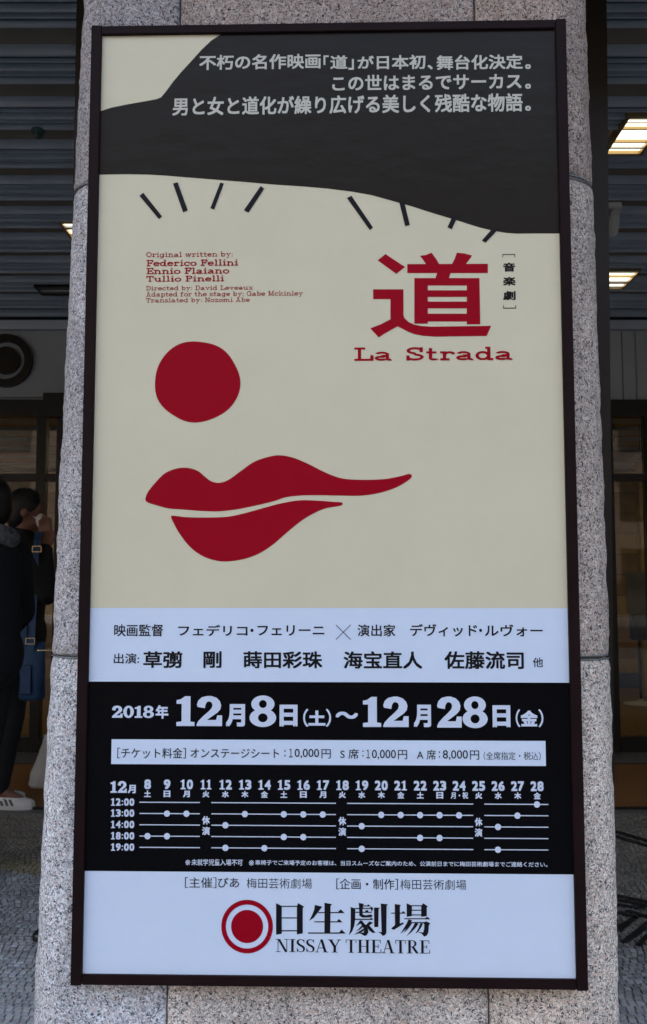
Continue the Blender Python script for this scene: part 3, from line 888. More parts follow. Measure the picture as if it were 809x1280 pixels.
T('演出家', 447, 780.5, 494.5, 795.5, M['ink'], .012)
T('デヴィッド', 512.6, 780, 596.6, 795.5, M['ink'], .014); T('・', 599, 786, 602.6, 790, M['ink'], .016); T('ルヴォー', 606, 780.5, 678.5, 795.5, M['ink'], .014)
T('出演:', 142.5, 816.5, 174, 829.5, M['ink'], .010)
T('草彅', 179.5, 814, 228, 835, M['ink'], .022)
T('剛', 254.5, 814, 277, 835, M['ink'], .022)
T('蒔田彩珠', 304.5, 814, 403, 835.5, M['ink'], .022)
T('海宝直人', 429.5, 814, 528, 836, M['ink'], .022)
T('佐藤流司', 555.5, 814, 655, 836.5, M['ink'], .022)
T('他', 666, 822, 679, 834, M['ink'], .008)
# thin cross between the two names
def seg(p, q, wm):
    a, b = Vector(UP(*p)), Vector(UP(*q)); d = (b - a).normalized(); nrm = Vector((-d.y, d.x)) * wm / 2
    return [tuple(a + nrm), tuple(b + nrm), tuple(b - nrm), tuple(a - nrm)]
polys('lettering', M['ink'], [seg((420, 781), (438.5, 799.5), .0012), seg((438.5, 781), (420, 799.5), .0012)], 1)
# ticket strip
a, b = UP(139.7, 924), UP(682.5, 957.5)
polys('printed_field', M['white'], [[(a[0], a[1]), (b[0], a[1]), (b[0], b[1]), (a[0], b[1])]], 1, label='white ticket price strip')
T('［チケット料金］', 147, 934.5, 232.5, 948, M['ink'], .004, layer=2)
T('オンステージシート', 238.5, 935.5, 349, 947.5, M['ink'], .006, layer=2)
T('：', 355.5, 937.5, 357.2, 945.5, M['ink'], .01, layer=2)
T('１', 361.5, 935.8, 366, 946.6, M['ink'], .004, layer=2); T('0,000', 368.5, 935.8, 399, 948, M['ink'], .004, layer=2); T('円', 402, 936.5, 413.5, 948, M['ink'], .004, layer=2)
T('S 席', 425.5, 936, 448.5, 948.5, M['ink'], .004, layer=2); T('：', 453, 938, 454.7, 945.5, M['ink'], .01, layer=2)
T('１', 458, 937, 462.5, 947.8, M['ink'], .004, layer=2); T('0,000', 465, 937, 495, 949.5, M['ink'], .004, layer=2); T('円', 497.5, 937.5, 509, 949, M['ink'], .004, layer=2)
T('A 席', 521, 937, 545, 949.5, M['ink'], .004, layer=2); T('：', 548.5, 939, 550.2, 947, M['ink'], .01, layer=2)
T('8,000', 553.5, 937.5, 585, 950, M['ink'], .004, layer=2); T('円', 587.5, 938, 599, 949.5, M['ink'], .004, layer=2)
T('（全席指定・税込）', 604.5, 939.5, 676, 950, M['ink'], -.002, layer=2)

# ---- heavy slab numerals of the dates
def ell(cx, cy, rx, ry, a0=0, a1=360, n=28): return [(cx + rx * math.cos(R(a0 + (a1 - a0) * k / n)), cy + ry * math.sin(R(a0 + (a1 - a0) * k / n))) for k in range(n + 1)]
def ring(cx, cy, rx, ry, ix, iy, a0=0, a1=360, n=32, icy=None):
    o_ = ell(cx, cy, rx, ry, a0, a1, n); i_ = ell(cx, icy if icy is not None else cy, ix, iy, a0, a1, n)
    return [[o_[k], o_[k + 1], i_[k + 1], i_[k]] for k in range(n)]
HD = {}
HD['1'] = (.62, [[(.02, 0), (.62, 0), (.62, .13), (.48, .15), (.48, 1.0), (.30, 1.0), (.16, .90), (.02, .87), (.02, .745), (.19, .745), (.19, .15), (.02, .13)]])
HD['2'] = (.86, [[(.02, 0), (.86, 0), (.86, .36), (.70, .36), (.66, .205), (.36, .205), (.52, .32), (.70, .45), (.80, .56), (.825, .70), (.78, .84), (.67, .95), (.50, 1.01), (.36, 1.01), (.18, .965), (.07, .86), (.02, .72), (.05, .64), (.29, .60), (.31, .73), (.36, .81), (.43, .83), (.51, .79), (.54, .70), (.51, .60), (.40, .48), (.22, .32), (.07, .16), (.02, .05)]])
HD['0'] = (.84, ring(.42, .5, .42, .515, .145, .34))
HD['8'] = (.86, ring(.43, .735, .375, .28, .125, .13) + ring(.43, .285, .43, .30, .155, .145))
def glyphs(s, table, gap):
    out, x = [], 0
    for ch in s:
        if ch == ' ': x += gap * 5 + .25; continue
        w_, pl = table[ch]
        for p_ in pl: out.append([(x + a, b) for a, b in p_])
        x += w_ + gap
    return out, x - gap
def place(s, table, gap, x0, y0, x1, y1, m, layer=1, lo=0.0):
    pl, w_ = glyphs(s, table, gap)
    a, b = UP(x0, y0), UP(x1, y1)
    return polys('lettering', m, [[(a[0] + u / w_ * (b[0] - a[0]), b[1] + v * (a[1] - b[1])) for u, v in p_] for p_ in pl], layer)
W_ = M['inkw']
place('2018', HD, .05, 140, 882.2, 192.5, 897.3, W_)
T('年', 194.8, 881.5, 210.5, 898.3, W_, .035)
place('12', HD, .05, 220.3, 870.2, 277.7, 907.6, W_)
T('月', 282.5, 880, 306.3, 908.2, W_, .045)
place('8', HD, .05, 312.2, 869.8, 345.3, 908.2, W_)
T('日', 349.6, 880.8, 372, 908, W_, .05)
T('（', 379, 886, 385.5, 908.5, W_, .012); T('土', 385.5, 888, 407, 907, W_, .045); T('）', 407.5, 886, 414, 908.5, W_, .012)
T('～', 419.5, 889.5, 447.6, 898.5, W_, .03)
place('12', HD, .05, 453, 871, 511, 908.8, W_)
T('月', 517, 880.8, 539, 909, W_, .045)
place('28', HD, .03, 545.5, 871, 609.8, 909.6, W_)
T('日', 615.6, 881.5, 638.3, 909, W_, .05)
T('（', 644.5, 886.5, 650.5, 909, W_, .012); T('金', 650.5, 888, 672.5, 908, W_, .04); T('）', 673, 886.5, 679.5, 909, W_, .012)

ND = {}
ND['1'] = (.56, [[(.05, 0), (.53, 0), (.53, .13), (.39, .15), (.39, 1.0), (.25, 1.0), (.15, .90), (.04, .86), (.04, .74), (.19, .76), (.19, .15), (.05, .13)]])
ND[':'] = (.26, [[(.05, .08), (.21, .08), (.21, .25), (.05, .25)], [(.05, .55), (.21, .55), (.21, .72), (.05, .72)]])
for ch in '023456789':
    me = text_mesh(ch, .040, 3)
    co = [v.co.copy() for v in me.vertices]
    x0_, x1_ = min(c.x for c in co), max(c.x for c in co); y0_, y1_ = min(c.y for c in co), max(c.y for c in co)
    nn_ = [((c.x - x0_) / (x1_ - x0_) * .58, (c.y - y0_) / (y1_ - y0_)) for c in co]
    ND[ch] = (.58, [[nn_[i] for i in p_.vertices] for p_ in me.polygons])
    bpy.data.meshes.remove(me)
def num_uv(t, u0, v0, u1, v1):
    pl, w_ = glyphs(t, ND, .06)
    return polys('lettering', M['inkw'], [[(u0 + a / w_ * (u1 - u0), v0 + b * (v1 - v0)) for a, b in p_] for p_ in pl], 1)
# ---- timetable
def tx(d): return 184.3 + (d - 8) * 24.33
rowL = [1002.6, 1016.4, 1030.6, 1044.8, 1058.9]; rowR = [1005.6, 1020.0, 1034.2, 1048.4, 1062.6]
def ry_(r, x): return rowL[r] + (rowR[r] - rowL[r]) * (x - 175) / (686 - 175)
rowV = [(UP(175, rowL[r])[1] + UP(686, rowR[r])[1]) / 2 for r in range(5)]
wk = '土日月火水木金'
days = {8: [3], 9: [1, 3], 10: [1], 12: [2, 4], 13: [1], 14: [4], 15: [1, 3], 16: [1, 3], 17: [1], 19: [2, 4], 20: [1], 21: [1], 22: [1, 3], 23: [1, 3], 24: [1], 26: [2, 4], 27: [1], 28: [0]}
# headings: real rows on the sheet, so heights come from row positions
Vh1, Vh0 = (UP(184, 974.2)[1] + UP(671, 976.6)[1]) / 2, (UP(184, 986.6)[1] + UP(671, 988.6)[1]) / 2
Vw1, Vw0 = (UP(184, 988.2)[1] + UP(671, 990.4)[1]) / 2, (UP(184, 996.4)[1] + UP(671, 998.8)[1]) / 2
def letter_uv(s, u0, v0, u1, v1, m, bold, res=3, layer=1):
    me = text_mesh(s, bold, res)
    n = len(me.vertices); co = np.empty(n * 3, np.float32); me.vertices.foreach_get('co', co); co = co.reshape(-1, 3)
    lo, hi = co.min(0), co.max(0)
    out = np.stack([u0 + (co[:, 0] - lo[0]) / (hi[0] - lo[0]) * (u1 - u0), LY[layer] - co[:, 2] * .001, v0 + (co[:, 1] - lo[1]) / (hi[1] - lo[1]) * (v1 - v0)], 1).astype(np.float32)
    me.vertices.foreach_set('co', out.ravel()); me.update()
    if me.polygons and sum(p.normal.y for p in me.polygons) > 0: me.flip_normals()
    me.materials.clear(); me.materials.append(m)
    o = bpy.data.objects.new('lettering', me); col.objects.link(o); o.parent = sheet
    return o
PXU = UP(405, 1030)[0] - UP(404, 1030)[0]      # metres per photo pixel there
for d in range(8, 29):
    cu = UP(tx(d) + .4, 981)[0]
    hw_ = (4.2 if d < 10 else 8.1) * PXU
    if d == 11: hw_ = 7.2 * PXU
    # numerals with the small foot serif on the 1
    num_uv(str(d), cu - hw_, Vh0, cu + hw_, Vh1)
    s = wk[(d - 8) % 7]
    if d == 24:
        letter_uv('月・祝', cu - 10.5 * PXU, Vw0, cu + 11 * PXU, Vw1, W_, .03, 2)
    else:
        letter_uv(s, cu - 4.3 * PXU, Vw0, cu + 4.3 * PXU, Vw1, W_, .045 if s != '金' else .03, 2)
segs = [(174.5, 250), (264.3, 420), (434, 591.6), (605.5, 685.6)]
for r in range(5):
    pl = []
    for a_, b_ in segs:
        u0, u1 = UP(a_, ry_(r, a_))[0], UP(b_, ry_(r, b_))[0]
        pl.append([(u0, rowV[r] + .00085), (u1, rowV[r] + .00085), (u1, rowV[r] - .00085), (u0, rowV[r] - .00085)])
    polys('timetable_line', W_, pl, 1)
for d, rs in days.items():
    for r in rs:
        cu = UP(tx(d) + .3, ry_(r, tx(d)))[0]
        polys('timetable_dot', W_, [[(cu + 3.9 * PXU * math.cos(2 * math.pi * k / 20), rowV[r] + 3.9 * PXU * math.sin(2 * math.pi * k / 20)) for k in range(20)]], 2)
for d in (11, 18, 25):
    x = tx(d) + .3
    off = (x - 175) / 511 * 3.2
    T('休', x - 4.8, 1019.5 + off, x + 4.8, 1030 + off, W_, .04, 2); T('演', x - 4.8, 1032.8 + off, x + 4.8, 1043.2 + off, W_, .03, 2)
place('12', HD, .05, 138.2, 976.3, 158.6, 991, W_); T('月', 160, 981, 169.8, 991.6, W_, .04, 2)
for r, s in enumerate(('12:00', '13:00', '14:00', '18:00', '19:00')):
    y = rowL[r]; a, b = UP(138.5, y - 4.9), UP(168, y + 4.6); num_uv(s, a[0], b[1], b[0], a[1])
T('※', 231.8, 1074.6, 238.0, 1081.4, W_, 0, 2); T('未就学児童入場不可', 239.6, 1073.6, 303.5, 1082.2, W_, .013, 2)
T('※', 311.2, 1075, 317.6, 1082, W_, 0, 2)
T('車椅子でご来場予定のお客様は、当日スムーズなご案内のため、公演前日までに梅田芸術劇場までご連絡ください。', 319.2, 1074.9, 684.5, 1083.9, W_, .013, 2)
# ---- foot of the poster
T('［主催］', 231.5, 1096.3, 270.5, 1110, M['ink'], .002, 2); T('ぴあ', 272.5, 1097, 299, 1109.5, M['ink'], .004)
T('梅田芸術劇場', 308.5, 1097.5, 390, 1111, M['ink'], -.004, 2)
T('［企画・制作］', 420.5, 1098, 497.5, 1112, M['ink'], .004, 2)
T('梅田芸術劇場', 500.5, 1099, 583, 1112.5, M['ink'], -.004, 2)
# ring and disc logo
lc = UP(309, 1158); lr = UP(341.3, 1158)[0] - lc[0]
polys('printed_logo', M['red'], [[(lc[0] + u * lr, lc[1] + v * lr) for u, v in q] for q in ring(0, 0, 1, 1, .82, .82, n=64)], 1, label='crimson ring of the logo')
polys('printed_logo', M['red'], [[(lc[0] + u * lr * .62, lc[1] + v * lr * .62) for u, v in ell(0, 0, 1, 1, n=64)[:-1]]], 1, label='crimson disc of the logo')
# ---- big character
c1_ = lambda pts: [UP(455 + x / 4.759, 305 + y / 4.759) for x, y in pts]
polys('lettering', M['red'], [c1_(p) for p in (
    [(82, 97), (128, 60), (245, 137), (193, 178)],
    [(333, 70), (368, 66), (403, 52), (430, 90), (450, 124), (372, 124), (355, 98)],
    [(553, 52), (600, 57), (642, 68), (638, 78), (603, 124), (522, 124), (540, 88)],
    [(258, 120), (737, 118), (737, 173), (258, 173)],
    [(437, 170), (516, 170), (505, 206), (424, 206)],
    [(300, 203), (380, 203), (380, 474), (300, 474)],
    [(612, 203), (687, 203), (692, 478), (612, 478)],
    [(379, 203), (613, 203), (613, 247), (379, 247)], [(379, 276), (613, 276), (613, 315), (379, 315)],
    [(379, 343), (613, 343), (613, 383), (379, 383)], [(379, 415), (613, 415), (613, 461), (379, 461)],
    [(55, 270), (235, 270), (235, 420), (240, 440), (265, 464), (300, 480), (340, 488), (400, 492), (757, 487), (730, 547), (560, 549), (420, 551), (350, 546), (300, 536), (255, 518), (225, 502), (200, 490), (150, 518), (120, 535), (88, 556), (38, 502), (100, 478), (158, 448), (158, 328), (55, 328)])], 1, label='large crimson character of the title')
# vertical bracketed words
c14 = lambda x, y: (610 + x / 14.22, 310 + y / 14.22)
def pr(x0, y0, x1, y1): return rectpx(*c14(x0, y0), *c14(x1, y1))
polys('lettering', M['ink'], [pr(255, 110, 485, 122), pr(258, 122, 270, 170), pr(472, 122, 484, 170)], 1)
polys('lettering', M['ink'], [pr(272, 1062, 500, 1076), pr(272, 1015, 284, 1062), pr(488, 1015, 500, 1062)], 1)
T('音', *c14(268, 262), *c14(486, 420), M['ink'], .035, 2); T('楽', *c14(268, 515), *c14(492, 668), M['ink'], .03, 2); T('劇', *c14(268, 765), *c14(494, 925), M['ink'], .03, 2)

# ---- wide slab-serif letters, drawn as strokes: cap height 1, x-height .68
def slab_table(wv, wh):
    xh = .68; s = wh                          # wv stem weight, wh thin weight
    def V(x, y0, y1): return [[(x - wv / 2, y0), (x + wv / 2, y0), (x + wv / 2, y1), (x - wv / 2, y1)]]
    def H(x0, x1, y): return [[(x0, y - s / 2), (x1, y - s / 2), (x1, y + s / 2), (x0, y + s / 2)]]
    def A(cx, cy, rx, ry, a0=0, a1=360, k=1.0): return ring(cx, cy, rx + wv * k / 2, ry + s / 2, rx - wv * k / 2, ry - s / 2, a0, a1, 20)
    def D(x0, y0, x1, y1, w=None):
        w = w or wv; h = w / 2
        return [[(x0 - h, y0), (x0 + h, y0), (x1 + h, y1), (x1 - h, y1)]]
    b, t, xt = s / 2, 1 - s / 2, xh - s / 2
    G = {}
    G['L'] = (1.25, V(.38, 0, 1) + H(.05, .75, t) + H(.05, 1.22, b) + V(1.17, 0, .42))
    G['S'] = (1.15, A(.58, .74, .42, .26 - s / 2, 60, 270) + A(.58, .26, .45, .26 - s / 2, -90, 90) + A(.58, .26, .45, .26 - s / 2, 200, 270) + H(.5, .66, .5) + V(.98, .62, 1) + V(.14, 0, .38) + A(.58, .74, .42, .26 - s / 2, 10, 90))
    G['a'] = (1.12, A(.42, .19, .32, .19 - s / 2, 40, 330) + V(.80, .04, .50) + A(.46, .47, .34, .21 - s / 2, 0, 165) + H(.42, .8, .36) + A(.97, .14, .17, .14 - s / 2, 180, 300))
    G['t'] = (.80, V(.32, .12, .92) + H(.05, .70, xt) + A(.52, .15, .20, .15 - s / 2, 180, 345))
    G['r'] = (.95, V(.30, 0, xh) + H(.03, .36, xt) + H(.03, .62, b) + A(.62, .42, .30, .26 - s / 2, 30, 180) + V(.85, .46, .60))
    G['d'] = (1.15, A(.46, .34, .36, .34 - s / 2) + V(.84, 0, 1) + H(.62, .88, t) + H(.84, 1.12, b))
    G['o'] = (1.0, A(.5, .34, .42, .34 - s / 2))
    G['O'] = (1.25, A(.62, .5, .54, .5 - s / 2))
    G['i'] = (.62, V(.31, 0, xh) + H(.06, .36, xt) + H(.04, .58, b) + V(.31, .80, .98))
    G['n'] = (1.22, V(.27, 0, xh) + H(.03, .3, xt) + H(.03, .50, b) + A(.60, .40, .33, .28 - s / 2, 0, 180) + V(.93, 0, .42) + H(.70, 1.18, b))
    G['l'] = (.62, V(.31, 0, 1) + H(.06, .36, t) + H(.04, .58, b))
    G['e'] = (1.0, A(.5, .34, .42, .34 - s / 2, 0, 325) + H(.12, .90, .36))
    G['w'] = (1.5, D(.42, 0, .22, xh) + D(.46, 0, .74, xh, s) + D(1.0, 0, .76, xh) + D(1.04, 0, 1.28, xh, s) + H(.05, .42, xt) + H(.6, .92, xt) + H(1.1, 1.45, xt))
    G['y'] = (1.15, D(.58, .05, .26, xh) + D(.40, -.24, .90, xh, s) + H(.04, .5, xt) + H(.7, 1.1, xt) + H(.16, .45, -.24))
    G['b'] = (1.12, V(.25, 0, 1) + H(.02, .3, t) + A(.62, .34, .36, .34 - s / 2))
    G[':'] = (.4, V(.2, 0, .16) + V(.2, .46, .62))
    G['F'] = (1.15, V(.34, 0, 1) + H(.05, 1.08, t) + V(1.04, .62, 1) + H(.3, .85, .5) + H(.05, .72, b) + V(.82, .36, .64))
    G['E'] = (1.2, V(.34, 0, 1) + H(.05, 1.10, t) + V(1.06, .66, 1) + H(.3, .85, .5) + H(.05, 1.14, b) + V(1.10, 0, .36) + V(.82, .36, .64))
    G['T'] = (1.2, V(.6, 0, 1) + H(.06, 1.14, t) + V(.10, .62, 1) + V(1.10, .62, 1) + H(.35, .85, b))
    G['u'] = (1.22, V(.27, .28, xh) + H(.03, .3, xt) + A(.60, .28, .33, .28 - s / 2, 180, 360) + V(.93, 0, xh) + H(.70, .95, xt) + H(.93, 1.18, b))
    G['P'] = (1.2, V(.34, 0, 1) + H(.05, .7, t) + H(.05, .70, b) + A(.68, .72, .38, .28 - s / 2, -90, 90) + H(.34, .7, .46))
    G['D'] = (1.3, V(.34, 0, 1) + H(.05, .66, t) + H(.05, .66, b) + A(.66, .5, .50, .5 - s / 2, -90, 90))
    G['c'] = (.98, A(.5, .34, .42, .34 - s / 2, 35, 325) + V(.86, .42, .62))
    G['v'] = (1.15, D(.58, 0, .26, xh) + D(.58, 0, .90, xh, s) + H(.04, .5, xt) + H(.7, 1.1, xt))
    G['x'] = (1.15, D(.90, 0, .26, xh) + D(.26, 0, .90, xh, s) + H(.04, .46, xt) + H(.7, 1.1, xt) + H(.04, .46, b) + H(.68, 1.12, b))
    G['A'] = (1.35, D(.30, 0, .64, 1, s) + D(1.02, 0, .68, 1) + H(.40, .94, .34) + H(.04, .5, b) + H(.78, 1.32, b) + H(.42, .7, t))
    G['p'] = (1.12, V(.27, -.28, xh) + H(.03, .3, xt) + H(.03, .52, -.26) + A(.64, .34, .36, .34 - s / 2))
    G['f'] = (.85, V(.34, 0, .8) + H(.05, .72, xt) + H(.05, .66, b) + A(.56, .80, .22, .18 - s / 2, 30, 180))
    G['h'] = (1.22, V(.27, 0, 1) + H(.03, .3, t) + H(.03, .50, b) + A(.60, .40, .33, .28 - s / 2, 0, 180) + V(.93, 0, .42) + H(.70, 1.18, b))
    G['s'] = (.92, A(.46, .50, .32, .18 - s / 2, 60, 270) + A(.46, .18, .34, .18 - s / 2, -90, 90) + H(.12, .4, b) + V(.80, .46, xh) + V(.12, 0, .22))
    G['g'] = (1.15, A(.46, .34, .36, .34 - s / 2) + V(.84, -.1, xh) + H(.80, 1.1, xt) + A(.48, -.06, .36, .20 - s / 2, 200, 360))
    G['G'] = (1.3, A(.62, .5, .52, .5 - s / 2, 35, 330) + V(1.1, .05, .45) + H(.8, 1.28, .44) + V(1.06, .62, .96))
    G['M'] = (1.6, V(.32, 0, 1) + V(1.26, 0, 1) + D(.76, .1, .36, 1) + D(.82, .1, 1.22, 1, s) + H(.05, .55, b) + H(1.0, 1.55, b) + H(.05, .4, t) + H(1.2, 1.55, t))
    G['k'] = (1.2, V(.27, 0, 1) + H(.03, .3, t) + H(.03, .50, b) + D(.36, .26, .86, xh, s) + D(.98, 0, .56, .44) + H(.62, 1.08, xt) + H(.78, 1.18, b))
    G['m'] = (1.75, V(.27, 0, xh) + H(.03, .3, xt) + H(.03, .48, b) + A(.54, .40, .27, .28 - s / 2, 0, 180) + V(.82, 0, .42) + A(1.10, .40, .28, .28 - s / 2, 0, 180) + V(1.39, 0, .42) + H(.64, 1.0, b) + H(1.2, 1.68, b))
    G['N'] = (1.35, V(.30, 0, 1) + V(1.08, 0, 1) + D(1.04, 0, .34, 1) + H(.05, .55, b) + H(.85, 1.32, t) + H(.05, .4, t))
    G['z'] = (1.0, H(.1, .9, xt) + H(.1, .92, b) + D(.20, .05, .80, xh - .05, wv * .9) + V(.14, .46, xh) + V(.88, 0, .24))
    return G
def slab(s, x0, ycap, x1, ybase, wv=.17, wh=.13, gap=.07):
    return place(s, slab_table(wv, wh), gap, x0, ycap, x1, ybase, M['red'])
slab('La Strada', 442, 434.5, 641.5, 450, .21, .155, .10)
slab('Original written by:', 183, 315.2, 291.5, 320.6)
slab('Federico Fellini', 183, 325, 298, 332, .22, .15)
slab('Ennio Flaiano', 183, 335, 286.5, 342, .22, .15)
slab('Tullio Pinelli', 183, 345, 280.5, 351.6, .22, .15)
slab('Directed by: David Leveaux', 182.5, 357.6, 316.5, 362.0, .16, .12)
slab('Adapted for the stage by: Gabe Mckinley', 182.5, 365, 379, 369.4, .16, .12)
slab('Translated by: Nozomi Abe', 182.5, 372.6, 312.5, 377.2, .16, .12)

# ---- light-and-heavy roman capitals under the logo
def roman():
    t, s = .045, .16
    def V(x, w=s): return [[(x - w / 2, 0), (x + w / 2, 0), (x + w / 2, 1), (x - w / 2, 1)]]
    def H(x0, x1, y, h=t): return [[(x0, y), (x1, y), (x1, y + h), (x0, y + h)]]
    def D(x0, x1, w): return [[(x0 - w / 2, 0), (x0 + w / 2, 0), (x1 + w / 2, 1), (x1 - w / 2, 1)]]
    G = {}
    G['I'] = (.42, V(.21) + H(.02, .40, 0) + H(.02, .40, 1 - t))
    G['N'] = (.82, V(.14, t) + V(.70, t) + D(.66, .18, s) + H(0, .3, 0) + H(.54, .84, 1 - t) + H(-.02, .3, 1 - t))
    G['S'] = (.58, [[(.06, .0), (.09, 0), (.13, .10), (.22, .02), (.34, 0), (.50, .06), (.57, .20), (.56, .36), (.46, .50), (.24, .64), (.17, .74), (.17, .86), (.27, .955), (.38, .94), (.47, .84), (.50, .72), (.53, .72), (.52, .99), (.49, .99), (.46, .93), (.36, 1.0), (.24, 1.0), (.10, .94), (.03, .82), (.04, .66), (.14, .52), (.36, .38), (.44, .28), (.44, .14), (.34, .045), (.22, .06), (.12, .18), (.07, .32), (.04, .32)]])
    G['A'] = (.82, D(.10, .38, t) + D(.66, .40, s) + H(.18, .60, .32) + H(-.02, .22, 0) + H(.5, .84, 0))
    G['Y'] = (.78, [[(.32, 0), (.48, 0), (.48, .45), (.32, .45)], [(.32, .42), (.48, .45), (.20, 1), (.02, 1)], [(.40, .42), (.45, .42), (.72, 1), (.66, 1)]] + H(.2, .6, 0) + H(-.04, .32, 1 - t) + H(.54, .82, 1 - t))
    G['T'] = (.74, V(.37) + H(.02, .72, 1 - t) + [[(.02, 1), (.05, 1), (.07, .74), (.02, .74)], [(.69, 1), (.72, 1), (.72, .74), (.67, .74)]] + H(.2, .54, 0))
    G['H'] = (.88, V(.2) + V(.68) + H(.2, .68, .48) + H(.02, .38, 0) + H(.50, .86, 0) + H(.02, .38, 1 - t) + H(.50, .86, 1 - t))
    G['E'] = (.72, V(.2) + H(.02, .66, 0) + H(.02, .64, 1 - t) + H(.2, .5, .48) + [[(.62, 0), (.68, 0), (.70, .3), (.67, .3)], [(.60, 1), (.65, 1), (.66, .74), (.63, .74)], [(.47, .36), (.51, .36), (.51, .64), (.47, .64)]])
    G['R'] = (.82, V(.2) + H(.02, .4, 0) + H(.02, .4, 1 - t) + ring(.38, .74, .28, .26, .14, .21, -90, 90, 16) + [[(.34, .48), (.5, .5), (.80, 0), (.62, 0)]] + H(.2, .4, .48))
    return G
RM = roman()
place('NISSAY', RM, .03, 345, 1173.6, 426, 1190.5, M['ink']); place('THEATRE', RM, .03, 432, 1174.4, 538, 1191.8, M['ink'])
# ---- brush-cut characters of the theatre name
k5 = lambda pts: [UP(270 + x / 4.494, 1115 + y / 4.494) for x, y in pts]
k6 = lambda pts: [UP(420 + x / 6.472, 1120 + y / 6.472) for x, y in pts]
def hb(x0, x1, y, h=6): return [(x0, y - h / 2), (x1, y - h / 2), (x1, y + h / 2), (x0, y + h / 2)]
NV = M['ink']
polys('lettering', NV, [k5(p) for p in ([(338, 62), (370, 78), (370, 234), (338, 240)], [(455, 80), (462, 62), (496, 82), (488, 90), (488, 232), (455, 238)], hb(366, 458, 80), hb(366, 458, 145), hb(366, 458, 217))], 1)
polys('lettering', NV, [k5(p) for p in ([(610, 60), (653, 68), (644, 78), (642, 231), (610, 231)], [(556, 72), (598, 82), (585, 98), (570, 118), (548, 146), (524, 161), (540, 130), (552, 100)],
      hb(575, 690, 115), [(680, 118), (701, 97), (723, 118)], hb(553, 690, 167), [(676, 170), (691, 150), (711, 170)], hb(517, 700, 230, 7), [(688, 233), (706, 210), (729, 233)])], 1)
polys('lettering', NV, [k6(p) for p in (
    [(115, 88), (157, 100), (156, 190), (148, 240), (132, 285), (104, 318), (117, 270), (120, 200), (120, 100)], hb(155, 285, 100, 8), [(270, 104), (285, 84), (302, 100), (290, 128), (282, 104)],
    [(185, 55), (228, 63), (220, 75), (220, 104), (188, 104)], hb(218, 255, 80, 8), [(244, 84), (262, 66), (282, 84)],
    [(188, 104), (216, 104), (216, 148), (240, 156), (282, 148), (298, 158), (285, 172), (215, 174), (190, 160)], hb(157, 290, 131, 8), [(236, 118), (262, 112), (262, 128), (240, 132)],
    hb(155, 290, 188, 9), [(268, 192), (286, 172), (302, 192)],
    [(196, 196), (220, 200), (200, 222), (160, 245), (180, 220)], [(192, 214), (215, 206), (240, 232), (258, 262), (263, 292), (248, 318), (230, 322), (192, 298), (226, 294), (228, 268), (212, 238)],
    [(212, 234), (222, 246), (195, 270), (160, 288), (188, 262)], [(224, 262), (230, 276), (196, 300), (145, 312), (190, 284)],
    [(240, 236), (272, 204), (300, 216), (266, 240), (246, 248)], [(246, 242), (270, 238), (292, 262), (320, 296), (296, 298), (268, 276)],
    [(308, 92), (356, 94), (345, 106), (343, 250), (310, 250)],
    [(363, 60), (420, 66), (410, 80), (408, 298), (396, 316), (378, 322), (362, 302), (336, 288), (370, 292)])], 1)
polys('lettering', NV, [k6(p) for p in (
    [(476, 64), (527, 72), (518, 82), (518, 234), (478, 246)], hb(447, 540, 138, 8), [(526, 142), (545, 120), (565, 142)], [(446, 262), (476, 236), (548, 212), (548, 224), (468, 274)],
    [(572, 58), (616, 78), (612, 162), (573, 168)], [(690, 80), (706, 58), (744, 84), (735, 92), (735, 162), (690, 168)], hb(612, 692, 78, 8), hb(612, 692, 114, 8), hb(612, 692, 152, 8),
    hb(553, 740, 183, 8), [(712, 188), (738, 166), (764, 188)],
    [(588, 188), (616, 196), (596, 230), (565, 266), (520, 306), (552, 256), (572, 222)], hb(600, 720, 214, 8),
    [(704, 216), (730, 204), (764, 220), (752, 234), (748, 292), (736, 318), (714, 328), (694, 304), (662, 290), (706, 294), (714, 262), (716, 230)],
    [(640, 216), (668, 222), (640, 262), (600, 300), (568, 326), (604, 280), (628, 240)], [(584, 238), (600, 216), (616, 220), (586, 262), (548, 300)], [(684, 218), (704, 222), (690, 252), (668, 286), (642, 306), (668, 262)])], 1)

